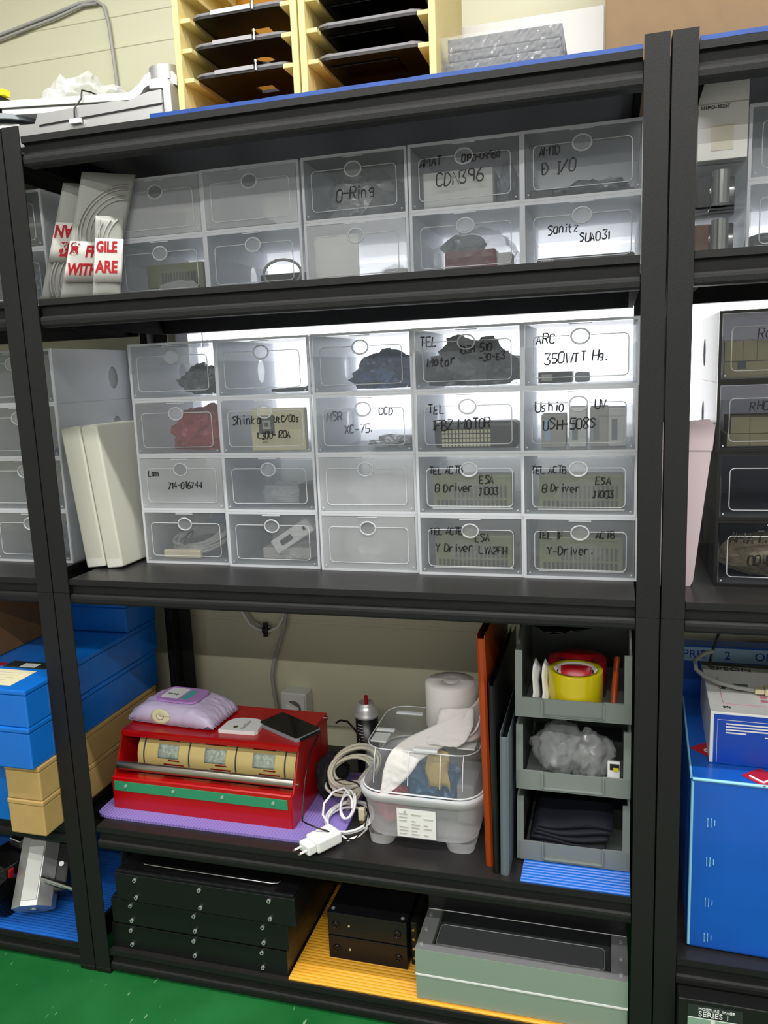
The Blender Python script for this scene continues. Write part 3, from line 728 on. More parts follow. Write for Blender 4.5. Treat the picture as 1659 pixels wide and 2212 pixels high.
def tray(x0, x1, z, hole, silver, label, group):
    t = thing('carrier_tray', label, 'tray', (0, 0, z), group=group)
    y0, y1, c = .030, (.185 if silver else .246), .03
    def rr(x0, x1, y0, y1, c, n=6):
        p = []
        for cx, cy, a in ((x1 - c, y0 + c, -90), (x1 - c, y1 - c, 0), (x0 + c, y1 - c, 90), (x0 + c, y0 + c, 180)):
            for k in range(n + 1): an = R(a + 90 * k / n); p.append((cx + c * math.cos(an), cy + c * math.sin(an)))
        return p
    o = rr(x0, x1, y0, y1, c); n = len(o); cx = (x0 + x1) / 2 + .01; cy = .12
    if hole == 'square': i_ = [(cx + .017 * max(-1, min(1, 1.5 * math.cos(R(-90 + 360 * k / n) + .2))), cy + .017 * max(-1, min(1, 1.5 * math.sin(R(-90 + 360 * k / n) + .2)))) for k in range(n)]
    elif hole == 'round': i_ = [(cx + .018 * math.cos(R(-90 + 360 * k / n) + .2), cy + .018 * math.sin(R(-90 + 360 * k / n) + .2)) for k in range(n)]
    else: i_ = None
    mb = MB()
    if i_:
        vs = [(a, b, 0) for a, b in o] + [(a, b, 0) for a, b in i_] + [(a, b, .005) for a, b in o] + [(a, b, .005) for a, b in i_]
        fs = []
        for k in range(n):
            j = (k + 1) % n; fs += [(k, j, n + j, n + k), (2 * n + k, 3 * n + k, 3 * n + j, 2 * n + j), (k, 2 * n + k, 2 * n + j, j), (n + k, n + j, 3 * n + j, 3 * n + k)]
        mb.add(vs, fs)
    else: mb.prism(o, 'z', 0, .005)
    mb.build('tray_plate', 'tray_black', t)
    e = rr(x0 + .0015, x1 - .0015, y0 + .0015, y1 - .0015, c - .0015); e2 = rr(x0 + .004, x1 - .004, y0 + .004, y1 - .004, c - .004); m = len(e)
    vs = [(a, b, .005) for a, b in e] + [(a, b, .0095) for a, b in e] + [(a, b, .0095) for a, b in e2] + [(a, b, .005) for a, b in e2]
    MB().add(vs, [(q * m + k, q * m + (k + 1) % m, ((q + 1) % 4) * m + (k + 1) % m, ((q + 1) % 4) * m + k) for q in range(4) for k in range(m)]).build('tray_rim', 'tray_edge', t)
    if silver:
        xm = (x0 + x1) / 2
        B(xm - .050, xm + .025, y0 - .0022, y0 + .001, .0035, .0105, bev=.0005).build('edge_strip', 'white_gloss' if silver == 2 else 'strip_grey', t)
        MB().cyl((xm + .029, y0 - .001, .001), (xm + .029, y0 - .001, .014), .0022, seg=10).cyl((xm + .029, y0 - .001, .0135), (xm + .029, y0 - .001, .018), .0032, seg=10).build('edge_pin', 'steel', t)
    else:
        B(x0 + .02, x0 + .14, y0 + .03, y0 + .10, -.003, -.0002, bev=.001).build('lower_plate', 'gloss_black', t)
        for xx in (x0 + .026, x1 - .032): MB().cyl((xx, y0 + .022, .0096), (xx, y0 + .022, .014), .011, seg=16).build('corner_boss', 'tray_edge', t)
    return t
gl, gr = 'trays in the left yellow holder', 'trays in the right yellow holder'
lv = ['lowest', 'second', 'third', 'topmost']
for k in range(4):
    z = 1.826 - .004 + k * .0482 + .0003
    if k < 3: tray(.3435, .5415, z, ['square', 'round', 'square', None][k], 1 if k != 2 else 2, 'silver edged black tray, %s in the left yellow holder' % ['lowest', 'second from bottom', 'third from bottom', 'topmost'][k], gl)
    tray(.5755, .7765, z, None, 0, 'plain black tray, %s in the right yellow holder' % ['lowest', 'second from bottom', 'third from bottom', 'topmost'][k], gr)

# robot arm lying at the left
t = thing('robot_arm', 'silver robot arm lying flat on the left of the top shelf', 'robot arm', (0, 0, zt))
o = lambda pts: [(a, b - zt) for a, b in pts]
MB().prism(o([(-.105, 1.858), (.19, 1.838), (.213, 1.851), (.224, 1.863), (.240, 1.868), (.265, 1.868), (.284, 1.862), (.291, 1.852), (.290, 1.838), (.265, 1.8495), (.242, 1.848), (.222, 1.842), (.213, 1.832), (.195, 1.8245), (-.105, 1.8455)]), 'y', .08, .15).build('upper_link', 'cast_white', t)
MB().prism(o([(-.10, 1.8425), (.19, 1.8215), (.19, 1.811), (-.10, 1.832)]), 'y', .083, .15).build('middle_link', 'cast_white', t)
MB().prism(o([(-.065, zt), (-.062, 1.802), (-.01, 1.800), (-.002, 1.8165), (.081, 1.8185), (.178, 1.8195), (.194, 1.8155), (.210, 1.820), (.240, 1.8265), (.267, 1.8275), (.267, zt)]), 'y', .06, .13).build('lower_link', 'aluminium', t)
mb = MB().prism(o([(.0, 1.7935), (.002, 1.7965), (.27, 1.8045), (.27, 1.8015)]), 'y', .0585, .0605); mb.build('dark_groove', 'black', t)
MB().prism(o([(.241, 1.849), (.272, 1.850), (.280, 1.846), (.2835, 1.838), (.2835, zt), (.267, zt), (.2685, 1.832), (.241, 1.834)]), 'y', .066, .145).build('end_bracket', 'cast_white', t)
MB().cyl((.258, .105, 1.851 - zt), (.258, .105, 1.8755 - zt), .033, seg=32).build('elbow_cap', 'aluminium', t)
MB().lathe([(0, 1.822), (.062, 1.822), (.066, 1.815), (.066, 1.805), (.058, zt), (0, zt)], (-.12, .14, -zt), 40).build('base_hub', 'steel', t)
MB().cyl((-.12, .14, 1.8222 - zt), (-.12, .14, 1.832 - zt), .075, seg=36).build('hub_plate', 'device_grey', t)
MB().box(-.135, -.106, .082, .148, 1.8325 - zt, 1.872 - zt, bev=.002).build('joint_block', 'dark_metal', t)
MB().tube([(.082, .0565, 1.795 - zt), (.084, .0555, 1.815 - zt), (.087, .076, 1.838 - zt), (.090, .077, 1.853 - zt), (.094, .10, 1.8555 - zt), (.098, .15, 1.855 - zt)], .0016, 6).build('cable_tie', 'cable_black', t)
B(.072, .098, .052, .0584, 1.788 - zt, 1.797 - zt, bev=.001).build('cable_clip', 'white_gloss', t)
tag(B(-.118, -.098, .09, .11, 1.8723, 1.884, bev=.001).build('yellow_tag', mat('tag_yellow', 'f2e02a', .5).name), 'small yellow tag on the robot arm joint at left edge', 'tag')
mb = MB().blob((.022, .165, 1.857), (.098, .062, .052), 5, .42, 5, freq=3.2, floor=1.8595)
tag(mb.build('bubble_wrap', 'bag_wrap'), 'heap of crumpled bubble wrap lying on the silver robot arm', 'bubble wrap')
# cable on the wall
tag(MB().tube([(-.60, .5125, 2.15), (-.435, .5125, 2.177), (-.267, .5125, 2.202), (-.19, .5125, 2.215), (-.145, .5125, 2.215), (-.124, .5125, 2.2), (-.115, .5125, 2.162), (-.110, .5125, 2.089), (-.106, .5125, 2.01), (-.10, .5125, 1.9), (-.098, .5125, 1.7)], .0042, 8).build('wall_cable', 'cable_grey'), 'grey cable clipped to the cream wall at top left', 'cable')
tag(MB().tube([(-.60, .511, 2.142), (-.42, .511, 2.168), (-.26, .511, 2.192), (-.18, .511, 2.209), (-.142, .511, 2.207)], .0036, 8).build('wall_cable', 'cable_grey'), 'thinner grey cable running just below the wall cable at top left', 'cable')
# wrapped black trays
t0 = thing('wrapped_tray_stack', 'stack of grey black trays wrapped in clear film right of the yellow holders', 'tray stack', (0, 0, zs))
for i, (xa, xb, za, zb) in enumerate(((.797, .990, .0, .013), (.800, .986, .0140, .028), (.804, .984, .0290, .043), (.804, .988, .0440, .064))):
    B(xa, xb, .050, .20, za, zb, bev=.0015).build('tray', 'tray_dull' if i in (0, 3) else 'device_dark', t0)
mb = MB(); rnd = random.Random(2)
n, k = 60, 14; rows = []
for j in range(k):
    rows.append([(.792 + .20 * i / n, .0475 - .0035 * abs(noise.noise(Vector((i * .35, j * .6, 1)))), .001 + .066 * j / (k - 1)) for i in range(n + 1)])
mb.sheet(rows, .0002, smooth=False); mb.build('cling_film', 'film_clear', t0)
# white panel leaning against the wall, and the cardboard
t = thing('white_board', 'white foam board standing behind the wrapped trays', 'board', (0, 0, zs)); B(.70, 1.048, .295, .320, 0, .175, bev=.001).build('board_panel', 'white_gloss', t); B(.80, 1.048, .2935, .2948, .086, .088).build('board_seam', 'device_grey', t)
tag(B(1.053, 1.95, .075, .40, zs, zs + .36, bev=.002).build('cardboard_box', 'cardboard'), 'large brown cardboard box at the top right corner', 'box')

# ---------------------------------------------------------------- pouches marked fragile on the upper shelf
def pouch(ox, oy, ang, wid, hgt, shear, label, texts, ring_c, tape_z):
    t = thing('tubing_pouch', label, 'pouch', (ox, oy, Z2 + .0006))
    u = Vector((math.cos(ang), math.sin(ang), 0)); v = Vector((shear, 0, 1)); nrm = Vector((math.sin(ang), -math.cos(ang), 0))
    def P(a, b, d): return u * a + v * b + nrm * d
    rows = []; n = 14
    def dep(a, b): return .0065 * max(0, math.sin(PI * a / wid)) ** .5 * max(0, math.sin(PI * b / hgt)) ** .4
    fr = [[P(wid * i / n, hgt * j / n, dep(wid * i / n, hgt * j / n)) for i in range(n + 1)] for j in range(n + 1)]
    bk = [[P(wid * i / n, hgt * j / n, -dep(wid * i / n, hgt * j / n) - .001) for i in range(n + 1)] for j in range(n + 1)]
    MB().sheet(fr, .0003).sheet(bk, .0003).build('pouch_film', 'pouch', t)
    mb = MB()
    for q, rr in enumerate((.078, .072, .062, .054)):
        mb.tube([P(ring_c[0] + rr * math.cos(a * PI / 18), ring_c[1] + rr * 1.05 * math.sin(a * PI / 18), .0062) for a in range(36)
                 if 0.004 < ring_c[0] + rr * math.cos(a * PI / 18) < wid - .004 and .004 < ring_c[1] + rr * 1.05 * math.sin(a * PI / 18) < hgt - .004], .0018, 6)
    mb.build('tubing', 'cable_grey', t)
    st = [[P(wid * i / n, tape_z[0] + (tape_z[1] - tape_z[0]) * j / 3, .0082) for i in range(n + 1)] for j in range(4)]
    tp = MB().sheet(st, .0003).build('tape_strip', 'tape_white', t)
    for s, a, b, size, flip in texts:
        mb = letters(s, size, bold=.0011); mb.v = [(p[0] * .72, p[1], p[2]) for p in mb.v]; sg = -1 if flip else 1
        place(mb, P(a, b, .0092), u * sg, v * sg); mb.build('lettering', 'red_ink', tp)
pouch(-.052, .072, R(40), .130, .225, .37, 'clear pouch of tubing with upside down red lettering, leftmost of three', [('HAN', .050, .146, .031, True), ('\u53d6\u6271', .056, .112, .028, True)], (.088, .055), (.078, .152))
pouch(.002, .062, R(40), .100, .238, .34, 'clear pouch of tubing with FR and WITH lettering, middle of three', [('\u610f', .002, .090, .024, False), ('FR', .032, .084, .029, False), ('WITH', .004, .050, .030, False)], (.088, .135), (.036, .112))
pouch(.096, .038, R(40), .052, .150, .16, 'clear pouch of tubing with GILE and ARE lettering, rightmost of three', [('GILE', .002, .084, .027, False), ('ARE', .003, .046, .031, False)], (.075, .10), (.028, .108))

# ---------------------------------------------------------------- white ribbed packs on the long shelf
def pack(x, y, wx, dy, h, lean, label):
    t = thing('ribbed_pack', label, 'pack', (x, y, Z3 + .0006), (0, 0, 0), group='white ribbed packs')
    M = Matrix.Rotation(lean, 4, 'Y')
    B(0, wx, 0, dy, 0, h, bev=.004, seg=3).xf(M).build('pack_sleeve', 'foam_white', t)
    mb = MB()
    for i in range(int(wx / .0022) - 3): mb.box(.005 + i * .0022, .0058 + i * .0022, -.0004, .003, .002, .020)
    mb.xf(M).build('front_ribs', 'white_paper', t); mb = MB()
    for i in range(40): mb.box(.006, wx - .006, .006 + i * (dy - .014) / 40, .0072 + i * (dy - .014) / 40, h - .001, h + .0008)
    mb.xf(M).build('top_ribs', 'white_paper', t)
pack(-.022, .092, .047, .19, .302, R(-5.8), 'white ribbed pack leaning left, the one nearer the post')
pack(.0265, .094, .040, .19, .305, R(-5.8), 'white ribbed pack leaning left, the one nearer the clear drawers')

# ---------------------------------------------------------------- middle rack, shelf with the red dispenser
zf = Z4 + .0004
tag(MB().prism([(-.027, .062), (-.023, .046), (-.010, .0375), (.012, .034), (.50, .034), (.525, .040), (.538, .056), (.540, .10), (.53, .33), (.02, .33), (.000, .30), (-.027, .20)], 'z', zf, zf + .0055).build('exercise_mat', 'purple_mat'), 'purple ribbed foam mat under the red film dispenser', 'mat')
zm = zf + .0058
t = thing('film_dispenser', 'red metal film dispenser with a green strip on the purple mat', 'dispenser', (0.001, .071, zm))
LW = .432
side = [(0, 0), (0, .072), (.010, .072), (.052, .150), (.058, .158), (.226, .158), (.226, 0)]
for x in (0, LW - .003): MB().prism(side, 'x', x, x + .003).build('side_plate', 'red_paint', t)
MB().prism([(.050, .148), (.0495, .158), (.054, .1612), (.226, .1612), (.226, .158), (.056, .158), (.053, .148)], 'x', 0, LW).build('roof_plate', 'red_paint', t)
B(.003, LW - .003, .223, .226, 0, .158).build('back_plate', 'red_paint', t)
MB().prism([(-.001, 0), (-.001, .0725), (.002, .0745), (.034, .070), (.034, .067), (.003, .0715), (.0018, 0)], 'x', .0032, LW - .0032).build('front_trough', 'red_paint', t)
gs = B(.006, LW - .010, -.0028, -.0012, .043, .0655, bev=.0005).build('green_strip', 'green_strip', t)
mb = MB()
for i in range(4): mb.cyl((.036 + i * .118, -.0055, .056), (.036 + i * .118, -.0028, .056), .0034, seg=12)
mb.build('strip_screws', 'bright_metal', gs)
mb = MB()
for z in (.090,): mb.cyl((.0032, .024, z), (LW - .0032, .024, z), .0100, seg=20)
mb.build('guide_bar', 'brushed_steel', t)
MB().cyl((.10, .040, .0815), (LW - .0032, .040, .0815), .004, seg=12).build('thin_rod', 'brushed_steel', t)
fr = MB().cyl((.030, .120, .090), (LW - .016, .120, .090), .060, seg=48).build('film_roll', 'film_roll', t)
mb = MB()
for x in (.046, .160, .275, .392): mb.cyl((x - .0018, .120, .090), (x + .0018, .120, .090), .0606, seg=48, caps=False)
mb.build('roll_bands', 'film_band', fr)
def curved(mb, x0, x1, a0, a1, rr=.0607, m=0, n=6):
    rows = [[(x0 + (x1 - x0) * i / 4, .120 - rr * math.cos(a0 + (a1 - a0) * j / n), .090 + rr * math.sin(a0 + (a1 - a0) * j / n)) for i in range(5)] for j in range(n + 1)]
    mb.sheet(rows, .0001, m)
mr = MB()
for i in range(3):
    x = .082 + i * .117; mb = MB(); curved(mb, x, x + .052, R(6), R(36)); mb.build('printed_panel', 'film_print', fr); curved(mr, x - .002, x + .050, R(43), R(51)); curved(mr, x + .014, x + .064, R(-13), R(-5)); curved(mr, x + .026, x + .054, R(1), R(4))
mr.build('red_print', 'film_red', fr)
mb = MB().cyl((LW, .222, .150), (LW + .004, .222, .150), .005, seg=12).cyl((LW, .030, .085), (LW + .003, .030, .085), .0035, seg=12); mb.build('side_screws', 'steel', t)
zr = zm + .1616
# wipes
t = thing('wipes_pack', 'lavender pack of wet wipes lying on the red dispenser', 'wipes', (.105, .220, zr), (0, 0, R(-4)))
n = 40; top = []; bot = []
def wz(a, b):
    e = max(0, 1 - abs(a) ** 4) ** .75 * max(0, 1 - abs(b) ** 6) ** .5
    return e
mb = MB(); rows = []; rows2 = []
for j in range(n + 1):
    b = -1 + 2 * j / n; ra = []; rb = []
    for i in range(n + 1):
        a = -1 + 2 * i / n
        pin = 1 - .10 * abs(a) ** 6
        wr = .006 * abs(noise.noise(Vector((a * 5, b * 5, 2)))) * (1.5 - wz(a, b))
        fl = .0022 * math.sin(b * 26) * max(0, abs(a) - .90) * 9
        ra.append((a * .115, b * .064 * pin, .004 + .042 * wz(a, b) + wr + fl)); rb.append((a * .115, b * .064 * pin, .0005 + .004 * (1 - wz(a, b)) + fl * (fl > 0)))
    rows.append(ra); rows2.append(rb)
mb.sheet(rows, .0003).sheet(rows2, .0003); mb.build('pack_film', 'lavender', t)
def rrect(x0, x1, y0, y1, c, n=6):
    p = []
    for cx, cy, a in ((x1 - c, y0 + c, -90), (x1 - c, y1 - c, 0), (x0 + c, y1 - c, 90), (x0 + c, y0 + c, 180)):
        for k in range(n + 1): an = R(a + 90 * k / n); p.append((cx + c * math.cos(an), cy + c * math.sin(an)))
    return p
ld = MB().prism(rrect(-.054, .056, -.038, .040, .018), 'z', .0475, .0520).build('pack_lid', 'lid_purple', t)
B(-.010, .016, -.041, -.036, .0485, .0515, bev=.001).build('lid_tab', 'lid_purple', ld)
MB().prism(rrect(-.044, .004, -.024, .032, .003), 'z', .0521, .0525).build('lid_label', 'white_paper', ld)
place(letters('lovely', .013), (-.036, -.006, .0527), (1, 0, 0), (0, 1, 0)).build('lettering', 'marker_ink', ld)
MB().prism(rrect(.010, .030, -.024, .026, .006), 'z', .0521, .0524).build('lid_print', 'teal_print', ld)
mb = MB(); nn = 24
rows = [[(-.020 + .026 * q * math.cos(2 * PI * k / nn), -.0628 - .0028 + .010 * (.5 + .5 * q * math.sin(2 * PI * k / nn)) * .6, .022 + .017 * q * math.sin(2 * PI * k / nn)) for k in range(nn + 1)] for q in (.02, .4, .7, 1)]
st = mb.sheet(rows, .0003).build('round_sticker', 'cream', t)
MB().tube([(-.020 + .010 * math.cos(2 * PI * k / nn), -.0658 + .003 * (1 + .5 * math.sin(2 * PI * k / nn)), .022 + .007 * math.sin(2 * PI * k / nn)) for k in range(nn)], .0005, 5, closed=True).build('sticker_ring', 'marker_ink', st)
# white shield shaped card
t = thing('white_charger', 'white half round gadget with faint print between wipes and phone', 'gadget', (.232, .148, zr), (0, 0, R(3)))
pl = [(0, 0), (.085, 0), (.090, .008), (.088, .040)] + [(.058 + .030 * math.cos(R(a)), .040 + .026 * math.sin(R(a))) for a in (30, 60, 90)] + [(.030, .066), (.014, .060), (.004, .044)]
MB().prism(pl, 'z', 0, .009).build('gadget_body', 'white_gloss', t)
place(letters('SeeSaw', .014), (.056, .008, .0094), (.1, 1, 0), (-1, .1, 0)).build('lettering', 'device_grey', t)
MB().prism([(.034 + .006 * math.cos(k), .018 + .006 * math.sin(k)) for k in (0, 1, 2, 3, 4, 5)], 'z', .0091, .0095).build('yellow_mark', 'gold', t)
# phone
t = thing('phone', 'black smartphone lying near the right end of red dispenser', 'phone', (.380, .200, zr), (0, 0, R(-28)))
MB().prism(rrect(-.068, .068, -.036, .036, .009), 'z', 0, .008).build('phone_body', 'device_grey', t)
MB().prism(rrect(-.066, .066, -.0345, .0345, .008), 'z', .0081, .0092).build('phone_screen', 'gloss_black', t)
B(.0685, .0735, -.028, .028, .001, .007, bev=.001).build('phone_end', 'dark_metal', t)
# socket and its plug
t = thing('wall_socket', 'white surface mounted wall socket behind the red dispenser', 'socket', (.240, WALLY - .001, .413))
B(0, .070, -.045, 0, 0, .075, bev=.003).build('socket_box', 'plug_white', t)
B(.003, .067, -.049, -.0455, .003, .072, bev=.001).build('socket_face', 'plug_white', t)
MB().cyl((.035, -.0495, .034), (.035, -.0492, .034), .022, seg=28).build('socket_well', 'socket_dark', t)
t = thing('plug', 'white plug pushed into the wall socket', 'plug', (.274, WALLY - .051, .444))
MB().box(-.022, .016, -.024, -.0008, -.017, .017, bev=.005).xf(Matrix.Rotation(R(28), 4, 'Y')).build('plug_body', 'white_gloss', t)
MB().tube([(-.004, -.022, -.012), (-.010, -.026, -.035), (.0, -.03, -.06)], .003, 7).build('plug_cord', 'cable_grey', t)
# cables hanging on the wall below the long shelf
yw = WALLY - .018
tag(MB().tube([(.10, yw, .80), (.118, yw, .72), (.135, yw, .688), (.150, yw, .662), (.172, yw, .647), (.205, yw, .643), (.232, yw, .656), (.250, yw, .684), (.255, yw, .74), (.25, yw, .80)], .0030, 8).build('wall_cable', 'cable_white'), 'pale cable loop hanging on the wall under the long shelf', 'cable')
tag(MB().tube([(.108, yw + .006, .80), (.126, yw + .006, .72), (.143, yw + .006, .690), (.158, yw + .006, .668), (.180, yw + .006, .655), (.207, yw + .006, .652)], .0028, 8).build('wall_cable', 'cable_grey'), 'grey cable along the inside of the pale wall loop', 'cable')
tag(MB().tube([(.262, yw, .80), (.258, yw, .70), (.250, yw, .655), (.232, yw, .61), (.214, yw, .56), (.206, yw, .52), (.209, yw, .47), (.216, yw, .42), (.22, yw, .375)], .0048, 8).build('wall_cable', 'cable_grey'), 'thick grey cable running down the wall beside the socket', 'cable')
tag(MB().box(.188, .204, yw - .008, yw + .014, .638, .656, bev=.004).box(.190, .202, yw - .004, yw + .006, .628, .666, bev=.002).build('cable_clip', 'black'), 'small black clip holding the pale cable loop', 'clip')
# spray can
t = thing('spray_can', 'black spray can with silver top and red nozzle', 'spray can', (.507, .372, zf))
MB().lathe([(0, 0), (.026, 0), (.0272, .003), (.0272, .132), (.0, .132)], seg=36).build('can_body', 'can_label', t)
MB().lathe([(.0272, .1322), (.0285, .134), (.0285, .138), (.026, .141), (.0255, .148), (.021, .159), (.0195, .161), (.0195, .166), (.0175, .168), (.015, .164), (.009, .163), (.005, .163), (0, .163)], seg=36).build('can_dome', 'bright_metal', t)
MB().cyl((0, 0, .1632), (0, 0, .184), .0045, seg=14).build('spray_nozzle', 'tape_red', t)
mb = MB(); rnd = random.Random(8)
for k in range(9):
    a0 = -2.25 + rnd.uniform(0, .1); rows = [[(.0274 * math.cos(a0 + .6 * i / 6 * rnd.uniform(.9, 1)), .0274 * math.sin(a0 + .6 * i / 6), z) for i in range(7)] for z in (.058 + k * .0075, .060 + k * .0075)]
    mb.sheet(rows, .00015)
mb.build('label_text', 'grey_paper', t)
# dark cloth bag behind the cables
mb = MB().blob((.462, .235, zf + .048), (.036, .062, .052), 14, .28, 5, freq=2.6, floor=zf + .0062, smooth='soft')
tag(mb.build('cloth_bag', 'dark_fabric'), 'black fabric bag crumpled between dispenser and cable coils', 'bag')
# beige coil
def coil(c, ax, ay, turns, rr, seed, wob, per=24):
    rnd = random.Random(seed); pts = []
    ph = [rnd.uniform(0, 6) for _ in range(4)]
    for k in range(int(turns * per)):
        a = 2 * PI * k / per; s = k / per
        q = 1 + .10 * math.sin(s * 1.7 + ph[0]); d = wob * math.sin(s * 2.3 + ph[1]); e = wob * math.cos(s * 1.3 + ph[2])
        p = Vector(c) + Vector(ax) * (math.cos(a) * q) + Vector(ay) * (math.sin(a) * q) + Vector((e * .5, d, e))
        pts.append(p)
    return MB().tube(pts, rr, 7)
t = thing('cable_coil', 'beige cable coil standing beside the red dispenser', 'cable', (0, 0, 0))
coil((.528, .195, .445), (.052, -.004, .006), (.012, .02, .034), 9, .0034, 3, .012).build('cable_loop', 'cable_beige', t)
coil((.545, .175, .412), (.020, -.01, .02), (.018, .01, .035), 5, .0032, 6, .010).build('cable_loop', 'cable_beige', t)
t = thing('charging_cable', 'tangled white charging cable in front of the cable coil', 'cable')
mb = coil((.540, .118, .377), (.046, -.020, .002), (.016, .046, .006), 4, .0026, 9, .006)
mb.v = [(p[0], p[1], max(p[2], zf + .003 if p[0] > .545 else zf + .0085)) for p in mb.v]
mb.tube([(.586, .10, .368), (.575, .075, .364), (.556, .058, .362), (.543, .062, .368)], .0026, 7)
mb.build('cable_loop', 'cable_white', t)
coil((.535, .125, .400), (.016, -.004, .002), (.002, .012, .026), 2.2, .0024, 19, .004).build('cable_loop', 'cable_white', t)
MB().tube([(.507, .080, .380), (.492, .09, .392), (.488, .11, .406), (.503, .13, .424), (.524, .14, .430), (.538, .135, .42)], .0025, 7).build('cable_lead', 'cable_white', t)
t = thing('cable_plug', 'beige plug lying on the white cable by the clear bin', 'plug', (.566, .128, .386))
MB().box(-.007, .007, -.006, .006, -.018, .010, bev=.002).build('plug_body', 'beige_plastic', t); B(-.005, .005, -.004, .004, -.026, -.0182).build('plug_tip', 'gold', t)
# charger
t = thing('wall_charger', 'white phone charger with two prongs lying at shelf front', 'charger', (.515, .032, zf + .0065), (0, 0, R(-124)))
B(-.030, .030, -.022, .022, .000, .026, bev=.004).build('charger_body', 'white_gloss', t)
B(.0302, .050, -.017, .017, .002, .022, bev=.003).build('charger_neck', 'white_gloss', t)
for y in (-.0095, .0095):
    pr = MB().cyl((.0502, y, .012), (.066, y, .012), .0022, seg=12).build('prong', 'white_gloss', t); MB().cyl((.0661, y, .012), (.070, y, .012), .0024, seg=12).build('prong_tip', 'steel', pr)
# black lead hanging
tag(MB().tube([(.452, .19, .520), (.448, .15, .50), (.452, .10, .46), (.455, .075, .42), (.460, .055, .395), (.478, .035, .403), (.500, .030, .4), (.522, .035, .392), (.545, .048, .368), (.568, .066, .361), (.584, .085, .375), (.590, .098, .41), (.582, .108, .445), (.560, .12, .456), (.530, .13, .455), (.505, .14, .445)], .0017, 7).build('black_lead', 'cable_black'), 'thin black lead looping from the phone over the white charger', 'cable')
tag(MB().tube([(.455, .30, .500), (.470, .29, .512), (.490, .28, .515), (.505, .27, .508), (.525, .255, .495), (.55, .225, .48), (.565, .21, .46)], .0024, 7).build('black_cable', 'cable_black'), 'black cable arching behind the beige coil towards the bin', 'cable')
# clear bin with lid
t = thing('clear_bin', 'clear lidded plastic bin holding blue bubble bags', 'bin', (.705, 0, zf))
def rring(x0, x1, y0, y1, c, z, n=6): return [(a, b, z) for a, b in rrect(x0, x1, y0, y1, c, n)]
def loft(mb, rings, m=0, cap0=False, cap1=False, smooth=True):
    n = len(rings[0]); vs = [p for r in rings for p in r]
    mb.add(vs, [(k * n + i, k * n + (i + 1) % n, (k + 1) * n + (i + 1) % n, (k + 1) * n + i) for k in range(len(rings) - 1) for i in range(n)], m, smooth)
    if cap0: mb.add(rings[0], [list(range(n))[::-1]], m)
    if cap1: mb.add(rings[-1], [list(range(n))], m)
    return mb
mb = MB()
def foot(x0, x1, z): return rring(x0, x1, .070, .300, .028, z)
loft(mb, [rring(-.112, .112, .066, .305, .045, .022), rring(-.122, .122, .063, .315, .048, .104)], cap0=True)
loft(mb, [rring(-.107, -.058, .067, .300, .020, .0005), rring(-.111, -.050, .0655, .305, .022, .0215)], cap0=True); loft(mb, [rring(.054, .107, .067, .300, .020, .0005), rring(.046, .111, .0655, .305, .022, .0215)], cap0=True)
mb.build('bin_tub', 'milky_tub', t)
mb = MB(); loft(mb, [rring(-.122, .122, .0625, .316, .048, .096), rring(-.1265, .1265, .0575, .3205, .05, .098), rring(-.130, .130, .054, .324, .052, .110), rring(-.130, .130, .054, .324, .052, .116), rring(-.125, .125, .059, .319, .05, .1165)])
mb.build('bin_rim', 'clear_rim', t)
for x in (-.052, .050):
    pass
bl = B(-.043, .036, .0595, .0615, .028, .088).build('bin_label', 'white_paper', t)
mb = MB(); rnd = random.Random(3)
for r in range(7):
    for c in range(3):
        if rnd.random() < .8: mb.box(-.038 + c * .025, -.038 + c * .025 + rnd.uniform(.008, .020), .0588, .0594, .034 + r * .007, .0365 + r * .007)
mb.cyl((-.026, .0594, .082), (-.026, .0586, .082), .003, seg=10); mb.build('label_print', 'grey_paper', bl)
mb = MB(); loft(mb, [rring(-.122, .122, .064, .314, .05, .117), rring(-.121, .121, .065, .313, .05, .140), rring(-.1185, .1185, .078, .304, .045, .186), rring(-.115, .115, .088, .300, .042, .197), rring(-.108, .108, .096, .292, .040, .2005)], cap1=True)
lid = mb.build('bin_lid', 'clear_lid', t)
mb = MB(); mb.tube(rring(-.1155, .1155, .0875, .3005, .042, .197), .0013, 6, closed=True).tube(rring(-.124, .124, .062, .316, .05, .1185), .0018, 6, closed=True)
for x in (-.09, .09, -.02, .045): mb.tube([(x, .064, .135), (x, .0775, .186), (x, .088, .1985)], .0009, 6)
mb.box(-.012, .038, .084, .100, .1985, .2045, bev=.002).box(.072, .108, .11, .15, .1990, .2025, bev=.002).box(-.108, -.074, .11, .15, .1990, .2025, bev=.002).box(-.11, -.07, .16, .172, .1985, .2035, bev=.002).box(-.09, -.03, .25, .262, .1985, .2035, bev=.002)
mb.build('lid_edges', 'clear_lid_edge', lid)
mb = MB().blob((.700, .185, zf + .095), (.072, .055, .062), 21, .3, 5, freq=3.0, floor=zf + .026); tag(mb.build('bubble_bag', 'bag_blue'), 'blue bubble wrap bag inside the clear bin', 'bag')
mb = MB().blob((.634, .128, zf + .064), (.034, .046, .046), 25, .3, 4, floor=zf + .026); tag(mb.build('pink_bag', 'bag_pink'), 'pink red bag at the left inside the clear bin', 'bag')
rows = [[(.712 + .046 * i / 8 + .003 * math.sin(j), .118 - .004 * math.sin(i + j * .7), zf + .190 - .078 * j / 8 - (.010 if (i in (0, 4, 8) and j == 8) else 0)) for i in range(9)] for j in range(9)]
tag(MB().sheet(rows, .0006).build('kraft_paper', 'kraft'), 'strip of brown kraft paper standing before the blue bag', 'paper')
tag(B(.770, .808, .13, .24, zf + .026, zf + .112, bev=.006).build('pale_cup', 'milky_tub'), 'milky plastic cup at the right inside the clear bin', 'cup')
